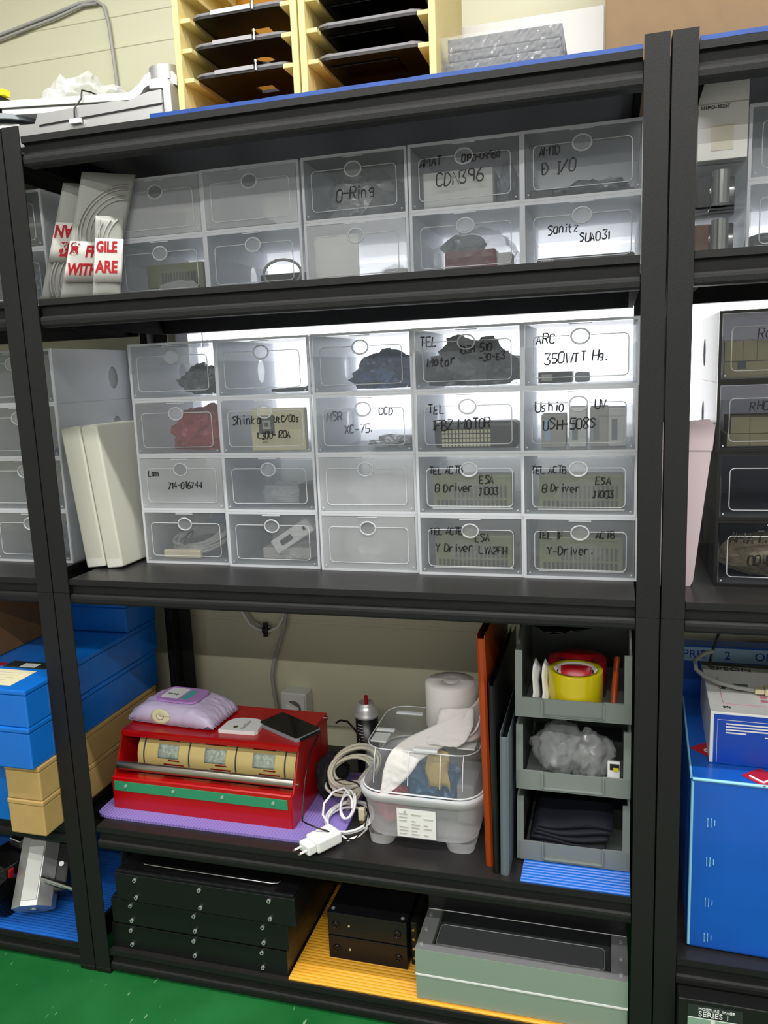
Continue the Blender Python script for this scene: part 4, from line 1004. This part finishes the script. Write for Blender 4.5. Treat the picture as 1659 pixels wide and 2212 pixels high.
# toilet roll
zl = zf + .2008
t = thing('toilet_roll', 'white toilet paper roll standing on the clear bin', 'toilet roll', (.748, .205, zl + .005))
prof = [(.018, 0), (.050, 0), (.0525, .004), (.0525, .094), (.050, .0985), (.019, .0985), (.018, .097), (.018, 0)]
MB().lathe(prof, seg=56).build('paper_roll', 'tissue', t)
MB().lathe([(.0178, .0005), (.0178, .0975), (.0166, .0975), (.0166, .0005), (.0178, .0005)], seg=40).build('roll_core', 'grey_paper', t)
# loose tail: from behind round the right side, across the front, down over the lid
def ribbon(path, wv, n=10, amp=.0012, seed=0):
    rows = []
    for j, p in enumerate(path):
        wvec = Vector(wv[j])
        rows.append([Vector(p) + wvec * (i / n) + Vector((0, -1, .3)) * amp * noise.noise(Vector((i * .5, j * .5, seed))) * 2 for i in range(n + 1)])
    return rows
def dense(path, k=6):
    out = []; n = len(path)
    for i in range(n - 1):
        p0, p1, p2, p3 = [Vector(path[max(0, min(n - 1, i + d))]) for d in (-1, 0, 1, 2)]
        for s in range(k):
            t_ = s / k; out.append(0.5 * ((2 * p1) + (-p0 + p2) * t_ + (2 * p0 - 5 * p1 + 4 * p2 - p3) * t_ ** 2 + (-p0 + 3 * p1 - 3 * p2 + p3) * t_ ** 3))
    out.append(Vector(path[-1])); return out
b0 = Vector((.748, .205, zl + .005))
pth = [Vector(q) - b0 for q in [(.806, .235, .652), (.812, .185, .640), (.795, .145, .628), (.760, .128, .612), (.715, .116, .592), (.672, .100, .572), (.648, .078, .552), (.636, .068, .520), (.632, .062, .490), (.627, .058, .462)]]
wv = [(.002, .0, -.075), (.006, -.004, -.075), (.010, -.010, -.064), (.014, -.014, -.040), (.026, -.012, -.036), (.036, -.010, -.034), (.050, -.002, -.026), (.048, .002, -.012), (.030, .003, -.004), (.003, .001, -.002)]
MB().sheet(ribbon(dense(pth), dense(wv)), .0003).build('paper_tail', 'tissue', t)
pth = [Vector(q) - b0 for q in [(.803, .225, .660), (.822, .190, .655), (.822, .155, .640), (.818, .135, .600), (.806, .120, .585)]]
MB().sheet(ribbon(dense(pth), dense([(0, 0, -.060), (0, 0, -.070), (-.004, -.012, -.072), (-.03, -.010, -.034), (-.05, -.004, -.018)]), amp=.003), .0003).build('paper_fold', 'tissue', t)
pth = [Vector(q) - b0 for q in [(.806, .150, .630), (.808, .125, .604), (.796, .106, .578), (.780, .098, .5665)]]
MB().sheet(ribbon(dense(pth), dense([(-.07, -.005, -.006), (-.075, .0, -.008), (-.08, .004, -.004), (-.06, .004, 0)]), amp=.003, seed=3), .0003).build('paper_fold', 'tissue', t)
# folders
def folder(name, x0, x1, y0, y1, h, lean, m, label, open_top=0.0):
    t = thing(name, label, 'folder', (x0, y0, zf), (0, lean, 0)); wd = x1 - x0
    mb = MB().box(0, .0012, .002, y1 - y0, 0, h).box(wd - .0012, wd, .002, y1 - y0, 0, h)
    mb.build('folder_cover', m, t)
    MB().prism([(.0, .002), (wd * .3, -.0012), (wd * .7, -.0012), (wd, .002), (wd - .0012, .0035), (.0012, .0035)], 'z', 0, h - .006).build('folder_spine', m, t)
    B(.0016, wd - .0016, .006, y1 - y0 - .004, .002, h - .014).build('folder_papers', 'folder_black', t)
folder('orange_folder', .8425, .8575, .040, .36, .462, R(-1.2), 'orange_folder', 'orange folder standing right of the clear bin')
folder('black_folder', .8595, .8705, .020, .36, .380, R(-.5), 'folder_black', 'black folder between the orange and grey folders')
folder('grey_folder', .8735, .8895, .018, .32, .283, R(.4), 'folder_grey', 'short grey folder standing beside the grey bins')
# blue sheet and grey bins
def ribbed(x0, x1, y0, y1, z, m, name, label, pitch=.0085, th=.0026):
    mb = MB(); n = int((y1 - y0) / pitch); prof = []
    for i in range(n):
        y = y0 + i * pitch
        prof += [(y, z + th), (y + pitch * .22, z + th + .0014), (y + pitch * .5, z + th + .0020), (y + pitch * .78, z + th + .0014), (y + pitch * .92, z + th)]
    prof += [(y0 + n * pitch, z + th), (y0 + n * pitch, z), (y0, z)]
    mb.prism(prof, 'x', x0, x1); return tag(mb.build(name, m), label, 'plastic sheet')
ribbed(.912, 1.1075, .004, .40, zf, 'blue_sheet', 'plastic_sheet', 'blue ribbed plastic sheet under the stack of grey bins')
zb0 = zf + .0052
def grey_bin(k, label):
    t = thing('stacking_bin', label, 'bin', (.8985, .070, zb0 + k * .1465), group='grey stacking bins')
    x1 = .2085; tw = .013; dp = .30; H = .1455
    mb = MB()
    mb.box(.012, x1 - .012, .004, dp, 0, .003)
    sidep = [(0, 0), (0, .038), (.008, .126), (.045, .126), (.090, H), (dp, H), (dp, 0)]
    for xa, xb in ((0, .004), (x1 - .004, x1)): mb.prism(sidep, 'x', xa, xb)
    mb.box(.004, x1 - .004, dp - .004, dp, .003, H)
    for xa, xb in ((.004, tw), (x1 - tw, x1 - .004)): mb.prism([(0, .038), (.008, .126), (.013, .126), (.005, .038)], 'x', xa, xb)
    mb.build('bin_body', 'bin_grey', t)
    # front with recessed label field
    mb = MB(); mb.box(.004, .050, -.0005, .004, 0, .038).box(.160, x1 - .004, -.0005, .004, 0, .038).box(.050, .160, -.0005, .004, 0, .006).box(.050, .160, .003, .0052, .006, .036)
    mb.prism([(.050, .0075), (.053, .006), (.157, .006), (.160, .0075), (.157, .0045), (.053, .0045)], 'y', -.0035, -.0005)
    mb.box(.048, .051, -.0035, -.0005, .006, .036).box(.159, .162, -.0035, -.0005, .006, .036)
    mb.build('bin_front', 'bin_grey', t)
    return t
grey_bin(2, 'grey stacking bin with the yellow tape roll, topmost of three')
grey_bin(1, 'grey stacking bin filled with clear crinkly bags, middle of three')
grey_bin(0, 'grey stacking bin with dark cloth inside, bottom of three')
zb = lambda k: zb0 + k * .1465 + .0035
t = thing('tape_roll', 'yellow packing tape roll in the top grey bin', 'tape', (1.006, .128, zb(2)))
MB().lathe([(.040, 0), (.050, 0), (.0505, .002), (.0505, .073), (.050, .075), (.040, .075), (.040, 0)], seg=56).build('tape_wound', 'tape_yellow', t)
MB().lathe([(.0398, .001), (.0398, .074), (.0378, .074), (.0378, .001), (.0398, .001)], seg=48).build('tape_core', 'white_paper', t)
mb = MB()
for k in range(7):
    a0 = .5 + k * .36; rows = [[(.0374 * math.cos(a0 + .14 * i / 3), .0374 * math.sin(a0 + .14 * i / 3), z) for i in range(4)] for z in (.054, .066)]; mb.sheet(rows, .0002)
mb.build('core_print', 'marker_ink', t)
t = thing('tape_cutter', 'red plastic tape cutter behind the yellow tape roll', 'tape cutter', (1.006, .200, zb(2)))
MB().lathe([(.030, 0), (.056, 0), (.056, .070), (.030, .070), (.030, 0)], seg=40).build('cutter_wheel', 'tape_red', t)
tag(MB().cyl((1.006, .128, zb(2)), (1.006, .128, zb(2) + .050), .034, seg=36).build('red_drum', 'tape_red'), 'red drum standing inside the yellow tape roll', 'tape')
tag(MB().tube([(1.075, .10, zb(2) + .006), (1.078, .13, zb(2) + .05), (1.082, .17, zb(2) + .085)], .006, 10).build('orange_tool', 'orange_folder'), 'orange handled tool at the right of the top bin', 'tool')
for i in range(2):
    x = .922 + i * .018
    rows = [[(x + .010 * j / 6 + .004 * math.sin(j), .085 + .05 * (j / 6) + .004 * i_, zb(2) + .004 + .085 * j / 6 * (1 - .1 * i_)) for i_ in range(4)] for j in range(7)]
    rows = [[(p[0] + .012 * (k / 3), p[1], p[2]) for k, p in enumerate(r)] for r in rows]
    tag(MB().sheet(rows, .0006).build('leaflet', 'white_paper'), ['curled white leaflet at the left wall of the top bin', 'curled white leaflet next to the yellow tape roll'][i], 'paper')
tag(MB().blob((.975, .14, zb(1) + .052), (.054, .055, .056), 31, .30, 4, freq=2.6, floor=zb(1), smooth=True).build('clear_bag', 'bin_bag'), 'crinkly clear bag at the left of the middle bin', 'bag')
tag(MB().blob((1.032, .13, zb(1) + .046), (.048, .045, .052), 32, .30, 4, freq=2.6, floor=zb(1), smooth=True).build('clear_bag', 'bin_bag'), 'crinkly clear bag at the centre right of the middle bin', 'bag')
t = thing('blade_pack', 'small white blade pack with black and yellow print', 'pack', (1.066, .085, zb(1))); B(0, .022, 0, .006, 0, .060, bev=.001).build('pack_card', 'white_gloss', t); B(.004, .021, -.0012, -.0002, .044, .056).build('pack_print', 'black', t); B(.010, .020, -.002, -.0013, .042, .049).build('pack_mark', 'tape_yellow', t)
mb = MB()
for k in range(5):
    rows = [[(.920 + .14 * i / 10 + .004 * k, .09 + .15 * j / 6, zb(0) + .020 + k * .012 + .006 * math.sin(i * .5 + k) - .006 * (j == 0)) for i in range(11)] for j in range(7)]; mb.sheet(rows, .004)
tag(mb.build('folded_cloth', 'navy_cloth'), 'dark navy folded cloth in the bottom grey bin', 'cloth')
rows = [[(.922 + .14 * i / 10, .080 + .16 * j / 6, zb(0) + .004 + .010 * (1 - i / 10)) for i in range(11)] for j in range(7)]
tag(MB().sheet(rows, .003).build('leather_pouch', 'brown_leather'), 'brown leather piece under the navy cloth', 'leather')
# dark bags filling the space above and beside the top bin
tag(MB().blob((.985, .18, .833), (.10, .14, .018), 44, .25, 4).build('black_bag', 'folder_black'), 'black plastic bag lying on top of the grey bins', 'bag')

# ---------------------------------------------------------------- bottom shelf of the middle rack
z5 = Z5 + .0004
ribbed(.428, 1.105, .006, .42, z5, 'yellow_sheet', 'plastic_sheet', 'yellow ribbed plastic sheet on the bottom shelf')
zy = z5 + .0050
def black_case(x, y, z, k, h, label):
    t = thing('metal_case', label, 'metal case', (x, y, z), group='stacked black metal cases')
    Lx, Dy = .421, .40
    B(0, Lx, 0, Dy, 0, h - .006, bev=.001).build('case_body', 'dark_metal', t)
    B(.003, Lx - .003, .003, Dy - .003, h - .0058, h, bev=.001).build('case_lid', 'dark_metal', t)
    for xx in (.050, .205, .365):
        for zz in (.012, h - .016):
            sc = MB().cyl((xx, -.0045, zz), (xx, -.0004, zz), .0042, seg=14).build('case_screw', 'screw_steel', t)
            MB().cyl((xx, -.0047, zz), (xx, -.0046, zz), .0020, seg=6).build('hex_socket', 'black', sc)
    return t
black_case(.003, .014, z5 + .0005, 0, .0632, 'black metal case at the bottom of the stack of three')
black_case(.011, .010, z5 + .0639, 1, .0636, 'black metal case in the middle of the stack of three')
tc = black_case(.033, .003, z5 + .1280, 2, .0690, 'black metal case on top of the stack, with a wire handle')
MB().tube([(.055, .060, .0692), (.050, .045, .0740), (.052, .030, .0745), (.062, .027, .0745), (.20, .026, .0745), (.360, .025, .0745), (.372, .028, .0745), (.378, .045, .0740), (.380, .060, .0692)], .0020, 8).build('wire_handle', 'steel', tc)
t = thing('pipe_fitting', 'small chrome pipe fitting squeezed at the left of black cases', 'fitting', (-.004, .10, zy))
MB().cyl((0, 0, 0), (0, 0, .185), .012, seg=16).build('fitting_stem', 'dark_metal', t); MB().cyl((-.002, 0, .186), (-.002, 0, .206), .016, seg=16).build('fitting_neck', 'aluminium', t); MB().cyl((-.012, -.012, .216), (.030, .02, .222), .013, seg=18).build('fitting_head', 'steel', t)
tag(B(.445, .476, .32, .42, zy, zy + .20, bev=.002).build('brown_board', 'cardboard_brown'), 'brown board standing upright behind the yellow sheet', 'board')
def small_case(z, label):
    t = thing('control_box', label, 'control box', (.492, .083, z), group='small black control boxes')
    B(0, .174, 0, .26, 0, .0535, bev=.0012).build('box_body', 'dark_metal', t)
    B(-.0004, .1744, -.0012, .012, .0505, .0540, bev=.0008).build('box_edge', 'dark_metal', t)
    for x, zz in ((.018, .024), (.154, .024)):
        MB().lathe([(.0085, 0), (.0085, .002), (.005, .002), (.005, 0)], seg=20).xf(Matrix.Translation((x, -.0002, zz)) @ Matrix.Rotation(R(90), 4, 'X')).build('port_ring', 'gloss_black', t)
    MB().cyl((.048, -.0015, .026), (.048, 0, .026), .0022, seg=10).build('pale_dot', 'beige_plastic', t)
    MB().cyl((.086, -.0006, .024), (.086, 0, .024), .004, seg=12).build('dark_hole', 'black', t)
    for x in (.010, .164): MB().cyl((x, .012, .0541), (x, .012, .0552), .004, seg=12).build('top_screw', 'screw_steel', t)
small_case(zy, 'small black control box, lower of the pair on yellow sheet')
small_case(zy + .0556, 'small black control box, upper of the pair on yellow sheet')
t = thing('terminal_strip', 'dark terminal strip with brass studs beside the control boxes', 'part', (.6700, .10, zy)); B(0, .014, 0, .14, 0, .10, bev=.002).build('strip_body', 'black', t)
for k in range(4): MB().cyl((.007, .004 + .0, .018 + k * .022), (.007, -.003, .018 + k * .022), .003, seg=10).build('brass_stud', 'gold' if k > 1 else 'steel', t)
t = thing('white_lead', 'short white lead behind the black control boxes', 'cable', (.495, .36, zy)); MB().tube([(0, 0, 0), (.002, .0, .09), (-.004, -.01, .12), (.006, -.02, .15), (.02, -.02, .17)], .0035, 8).build('lead', 'cable_white', t)
t = thing('instrument_case', 'grey green metal instrument case with a sunken handle on top', 'instrument case', (.7015, .0135, zy))
x1 = .4045; H = .1105; Dp = .33
B(0, x1, 0, Dp, 0, .0525, bev=.0015).build('lower_half', 'instrument_green', t)
B(-.0002, x1 + .0002, -.0010, Dp, .0530, .0565).build('seam_strip', 'white_gloss', t)
mb = MB().box(0, x1, 0, .020, .0570, H).box(0, .030, .020, Dp, .0570, H).box(x1 - .030, x1, .020, Dp, .0570, H).box(.030, x1 - .030, .165, Dp, .0570, H).box(.030, x1 - .030, .020, .165, .0570, .092)
mb.build('upper_half', 'instrument_green', t)
mb = MB().box(.0006, x1 - .0006, .0006, .0200, H, H + .0008).box(.0006, .030, .0200, Dp, H, H + .0008).box(x1 - .030, x1 - .0006, .0200, Dp, H, H + .0008); mb.build('top_plate', 'instrument_top', t)
MB().box(.030, x1 - .030, .0205, .1645, .0922, .0945).build('recess_floor', 'recess_grey', t)
hd = MB(); loft(hd, [rring(.036, x1 - .042, .026, .088, .010, .0947), rring(.036, x1 - .042, .026, .088, .010, .105), rring(.039, x1 - .045, .029, .085, .009, .107)], cap1=True); hd.build('grip_plate', 'grip_grey', t)
MB().tube(rring(.036, x1 - .042, .026, .088, .010, .1055), .0012, 6, closed=True).build('grip_edge', 'instrument_top', t)
B(.0006, x1 - .0006, .124, Dp - .001, H + .0010, .150, bev=.001).build('rear_cover', 'dark_metal', t)
MB().tube([(.002, .1232, .1122), (x1 - .002, .1232, .1122)], .0009, 6).build('cover_edge', 'white_gloss', t)
for x in (.010, x1 - .012):
    for y in (.016, .060, .105): MB().cyl((x, y, H + .0009), (x, y, H + .003), .0040, seg=14).build('case_screw', 'screw_steel', t)

# ---------------------------------------------------------------- left rack: boxes and motors
def carton(x0, x1, y0, y1, z0, z1, m, name, label, group=None, rz=0.0, lid=True, bev=.003):
    t = thing(name, label, 'box', (x1, y0, z0), (0, 0, rz), group=group)
    h = z1 - z0
    B(x0 - x1, 0, 0, y1 - y0, 0, h - .012, bev=bev).build('box_base', m, t)
    if lid: B(x0 - x1 - .0012, .0012, -.0012, y1 - y0, h - .0118, h, bev=bev).build('box_lid', m, t)
    return t
carton(-.168, -.0795, -.058, .40, zf, .4375, 'tan_card', 'tan_box', 'tan cardboard box overhanging the left rack, lower one', 'tan cardboard boxes')
carton(-.166, -.0795, -.058, .40, .4380, .5155, 'tan_card', 'tan_box', 'tan cardboard box overhanging the left rack, upper one', 'tan cardboard boxes')
carton(-.46, -.175, -.020, .40, zf, .5155, 'blue_box', 'blue_box', 'blue box beside the tan boxes under the blue pair', 'blue flat boxes')
carton(-.46, -.0805, -.072, .415, .5160, .6075, 'blue_box', 'blue_box', 'long blue box resting on the tan boxes', 'blue flat boxes')
tb = carton(-.46, -.0800, -.070, .425, .6080, .6900, 'blue_box', 'blue_box', 'long blue box with a paper label, second of the pair', 'blue flat boxes')
mb = MB().box(-.150, -.050, .018, .100, .0822, .0826); mb.box(-.150, -.04, .112, .150, .0822, .0826, m=1).box(-.110, -.07, .118, .140, .0827, .0829, m=2); pl_ = mb.build('paper_label', ['cream', 'label_black', 'white_paper'], tb)
mb = MB()
for k in range(5): mb.box(-.14, -.075 - .01 * (k % 2), .03 + k * .013, .032 + k * .013, .0827, .0829)
mb.build('label_text', 'grey_paper', pl_)
B(-.175, -.155, .115, .135, .0822, .0827).build('red_mark', 'tape_red', tb)
carton(-.270, -.080, .300, .428, .6905, .765, 'blue_box', 'blue_box', 'small blue box at the back on the blue pair', 'blue flat boxes')
tag(B(-.62, -.285, .042, .42, .6905, .84, bev=.003).build('brown_box', 'cardboard_brown'), 'brown cardboard box on the blue boxes at the left edge', 'box')
# motors
ribbed(-.75, -.082, .005, .42, z5, 'blue_sheet', 'plastic_sheet', 'blue ribbed plastic sheet under the motors on the left rack')
zb5 = z5 + .0050
t = thing('gear_motor', 'silver gear motor with a black junction box at the left', 'motor', (0, 0, zb5))
M = Matrix.Translation((-.224, .036, .034)) @ Matrix.Rotation(R(20), 4, 'Z') @ Matrix.Rotation(R(44), 4, 'X')
oc = [(.049 * math.cos(R(22.5 + 45 * k)), .040 * math.sin(R(22.5 + 45 * k))) for k in range(8)]
MB().prism(oc, 'y', 0, .20).xf(M).build('motor_body', 'aluminium', t)
MB().prism([(-.018, .0372), (.016, .0372), (.016, .0390), (-.018, .0390)], 'y', .012, .13).xf(M).build('name_plate', 'white_paper', t)
MB().lathe([(0, 0), (.012, 0), (.012, .002), (.008, .003), (0, .003)], seg=20).xf(M @ Matrix.Translation((0, -.0002, -.006)) @ Matrix.Rotation(R(90), 4, 'X')).build('shaft_end', 'steel', t)
B(-.030, .030, .165, .20, .030, .062, bev=.003).xf(M).build('upper_bracket', 'aluminium', t)
MB().cyl((-.212, .062, .098), (-.112, .052, .090), .0065, seg=16).build('drive_rod', 'steel', t)
B(.044, .074, .03, .16, -.034, .020, bev=.004).xf(M).build('side_cover', 'dark_metal', t)
MB().cyl((.058, .09, .0202), (.058, .09, .0250), .006, seg=12).xf(M).build('cover_bolt', 'screw_steel', t)
t = thing('steel_cylinder', 'shiny steel cylinder lying left of the gear motor', 'cylinder', (0, 0, zb5))
MB().cyl((-.51, .095, .044), (-.305, .050, .044), .0435, seg=40).build('cylinder_body', 'brushed_steel', t)
MB().cyl((-.3045, .050, .044), (-.297, .0485, .044), .0430, seg=36).build('cylinder_cap', 'gloss_black', t)
t = thing('junction_box', 'black junction box with a red edge resting on the steel cylinder', 'device', (-.336, .085, zb5 + .0890), (0, R(4), R(-12)))
B(-.05, .040, -.03, .05, 0, .032, bev=.004).build('box_body', 'black', t); B(.0402, .0445, -.024, -.010, .004, .026, bev=.001).build('red_edge', 'tape_red', t)
B(-.02, .02, .03, .06, .0402, .062, bev=.003).build('pipe_clamp', 'steel', t)
for k in range(4): MB().cyl((-.045 + k * .022, -.031, .01 + .006 * (k % 2)), (-.045 + k * .022, -.036, .01 + .006 * (k % 2)), .004, seg=10).build('terminal_screw', 'steel', t)

# ---------------------------------------------------------------- right rack
# upper shelf
t = thing('white_carton', 'white carton with a small printed code beside the right post', 'box', (1.1995, .13, Z2 + .156))
B(0, .0755, 0, .20, 0, .120, bev=.001).build('carton_body', 'white_paper', t)
place(letters('U1MD-30257', .0078), (.004, -.0008, .078), (1, 0, 0), (0, 0, 1)).build('lettering', 'marker_ink', t)
B(.020, .054, -.0011, -.0002, .014, .052).build('faded_patch', 'faded', t)
B(0, .0755, -.0010, -.0001, .085, .0865).build('flap_line', 'grey_paper', t)
for k in range(2):
    t = thing('blister_pack', ['clear ribbed blister pack under the white carton', 'clear ribbed blister pack at the bottom beside the right post'][k], 'blister pack', (1.189, .128, Z2 + .0006 + (.0775 if k == 0 else 0)), group='clear blister packs')
    mb = MB(); prof = []
    n = 26
    for i in range(n + 1): prof.append((.085 * i / n, .0015 * (i % 2)))
    mb.prism(prof + [(.085, .004), (0, .004)], 'z', .006, .070)
    mb.box(0, .085, .004, .22, 0, .003).box(0, .085, .004, .22, .072, .0755); mb.build('pack_shell', 'clear_pane', t)
    MB().cyl((.02, .05, .036), (.072, .05, .034), .020, seg=20).build('lamp_body', 'steel', t)
    MB().box(.012, .036, .03, .09, .006, .060, bev=.003).build('lamp_base', 'gloss_black' if k == 0 else 'brown_leather', t)
    MB().box(.002, .082, .10, .20, .004, .070, bev=.003).build('dark_insert', 'gloss_black', t)
    MB().cyl((.05, .022, .012), (.05, .022, .064), .014, seg=16).build('reflector', 'steel', t)
# pink foam pouch
mb = MB().prism([(1.14, Z3 + .0006), (1.203, Z3 + .0006), (1.2075, Z3 + .010), (1.236, 1.19), (1.228, 1.200), (1.14, 1.196)], 'y', .102, .118)
t = thing('foam_pouch', 'pale pink foam pouch leaning beside the dark drawers', 'pouch'); mb.build('pouch_body', 'pink_foam', t)
MB().prism([(1.14, 1.150), (1.233, 1.148), (1.2365, 1.192), (1.14, 1.196)], 'y', .1008, .1018).build('pouch_flap', 'pink_foam', t)
# lower right: big blue carton
zc = ZR4 + .0006
t = thing('blue_carton', 'large shiny blue carton with red diamonds on the right rack', 'box', (1.206, .036, zc), (0, 0, R(-2.2)))
B(0, .52, 0, .375, 0, .330, bev=.006, seg=3).build('carton_body', 'blue_carton', t)
mb = MB().tube([(.004, .001, .006), (.004, .0012, .324)], .0028, 6).tube([(.004, .001, .3285), (.516, .001, .3285)], .0032, 6).tube([(.002, .004, .329), (.002, .37, .329)], .0022, 6); mb.build('worn_edge', 'edge_wear', t)
mb = MB()
for z in (.245, .170, .090, .020):
    for q in range(5): mb.box(.030 + q * .0028 - .003 * (q % 2), .0313 + q * .0028 - .003 * (q % 2), -.0012, -.0002, z + .004 * (q % 3) - .004, z + .010 + .003 * (q % 2))
mb.build('corner_marks', 'edge_wear', t)
def diamond(cx, cy, s, txt, sz):
    d = MB().prism([(cx - s, cy), (cx, cy - s), (cx + s, cy), (cx, cy + s)], 'z', .3302, .3306).build('red_diamond', 'tape_red', t)
    if txt: place(letters(txt, sz), (cx - s * .55, cy - .012, .3309), (1, .0, 0), (0, 1, 0)).build('lettering', 'white_gloss', d)
diamond(.056, .118, .052, 'one', .030); diamond(.118, .030, .034, None, .02)
MB().tube([(.098, .030, .3308), (.118, .010, .3308), (.138, .030, .3308)], .002, 5).build('white_chevron', 'white_gloss', t)
# label printer box
zp = zc + .3312
t = thing('printer_box', 'blue and white label printer box on the blue carton', 'box', (1.243, .100, zp), (0, 0, R(-2.0)))
B(0, .32, 0, .250, 0, .098, bev=.0012).build('box_body', 'white_gloss', t)
bp = B(.006, .3195, -.0010, -.0002, .0, .094).build('blue_front', 'print_blue', t)
mb = MB()
for k in range(4): mb.box(.026, .026 + [.16, .17, .15, .034][k], -.0018, -.0011, .076 - k * .0056, .0784 - k * .0056)
mb.box(.09, .16, -.0018, -.0011, .0554, .0574); mb.build('printed_lines', 'white_gloss', bp)
MB().tube([(.012, -.0012, .004), (.012, -.0012, .084), (.31, -.0012, .084)], .0006, 5).build('frame_line', 'white_gloss', bp)
place(letters('EPSON', .026), (.012, .212, .0984), (1, 0, 0), (0, 1, 0)).build('lettering', 'marker_ink', t)
place(letters('LABELWORKS', .010), (.13, .222, .0984), (1, 0, 0), (0, 1, 0)).build('lettering', 'marker_ink', t)
place(letters('LW-K200', .009), (.145, .210, .0984), (1, 0, 0), (0, 1, 0)).build('lettering', 'marker_ink', t)
B(0, .32, .236, .2502, .0982, .1000).build('dark_back_edge', 'black', t)
MB().tube([(.024, .17, .0984), (.024, .045, .0984), (.030, .038, .0984), (.31, .038, .0984)], .0007, 5).build('printed_frame', 'pink_print', t)
B(.050, .076, .108, .142, .0982, .0986).build('printed_screen', 'lcd_teal', t)
mb = MB()
for r in range(4):
    for c in range(12): mb.prism(rrect(.108 + c * .0155, .119 + c * .0155, .060 + r * .017, .072 + r * .017, .003, 2), 'z', .0982, .0985)
mb.build('printed_keys', 'grey_paper', t)
mb = MB()
for r in range(4): mb.prism(rrect(.090, .102, .058 + r * .018, .070 + r * .018, .003, 2), 'z', .0982, .0986)
mb.build('printed_buttons', 'pink_print', t)
place(letters('kg', .014), (.034, .11, .0984), (0, 1, 0), (-1, 0, 0)).build('lettering', 'marker_ink', t)
place(letters('S%', .012), (.022, .020, .0984), (1, 0, 0), (0, 1, 0)).build('lettering', 'marker_ink', t)
zq = zp + .1004
t = thing('data_cable', 'pale data cable with moulded plug lying on the printer box', 'cable', (1.25, .26, zq))
B(.095, .135, -.085, -.060, .001, .016, bev=.003).build('plug_body', 'beige_plastic', t); B(.078, .0948, -.081, -.064, .003, .013, bev=.002).build('plug_collar', 'beige_plastic', t)
MB().tube([(.078, -.072, .008), (.05, -.066, .008), (.02, -.05, .009), (-.004, -.03, .012), (-.018, -.01, .018), (-.018, .02, .026), (.0, .04, .034), (.018, .05, .036)], .0042, 8).build('cable_lead', 'cable_grey', t)
B(.1352, .146, -.080, -.066, .004, .012).build('plug_tip', 'steel', t)
tag(B(1.398, 1.44, .165, .20, zq + .0006, zq + .018, bev=.002).build('adapter', 'plug_white'), 'white adapter next to the pale plug at right edge', 'adapter')
tag(MB().tube([(1.262, .30, zq + .006), (1.266, .31, zq + .03), (1.28, .33, zq + .065), (1.305, .35, zq + .10), (1.34, .37, zq + .12)], .0028, 8).build('black_cable', 'cable_black'), 'black cable rising behind the printer box', 'cable')
t = thing('pale_carton', 'blue carton with a pale printed band behind the printer box', 'box', (1.19, .425, ZR4 + .0006))
B(0, .55, 0, .038, 0, .440, bev=.001).build('carton_body', 'blue_carton', t); B(.0, .55, -.0012, -.0002, .405, .436).build('pale_band', 'pale_blue', t)
for s, x in (('PRIE', .030), ('2', .115), ('ONLY', .175)): place(letters(s, .026), (x, -.0016, .412), (1, 0, 0), (0, 0, 1)).build('lettering', 'print_blue', t)
# product box below
t = thing('series_box', 'black product box with SERIES 1 lettering at the bottom right', 'box', (1.190, -.030, Z5 + .0006))
B(0, .36, 0, .25, 0, .138, bev=.0015).build('box_body', 'black', t)
B(.016, .105, -.0011, -.0002, .106, .130).build('dark_label', 'label_black', t)
place(letters('MOISTURE  IMAGE', .0072), (.033, -.0016, .1215), (1, 0, 0), (0, 0, 1)).build('lettering', 'white_gloss', t)
place(letters('SERIES 1', .0145), (.033, -.0016, .1095), (1, 0, 0), (0, 0, 1)).build('lettering', 'white_gloss', t)
mb = MB().box(.016, .105, -.0012, -.0003, .104, .1058); mb.box(.054, .061, -.0012, -.0003, .06, .104); mb.build('white_rule', 'white_gloss', t)
mb = MB().box(.016, .054, -.0011, -.0002, .06, .104).box(.061, .105, -.0011, -.0002, .06, .104); mb.build('green_picture', 'label_green', t)
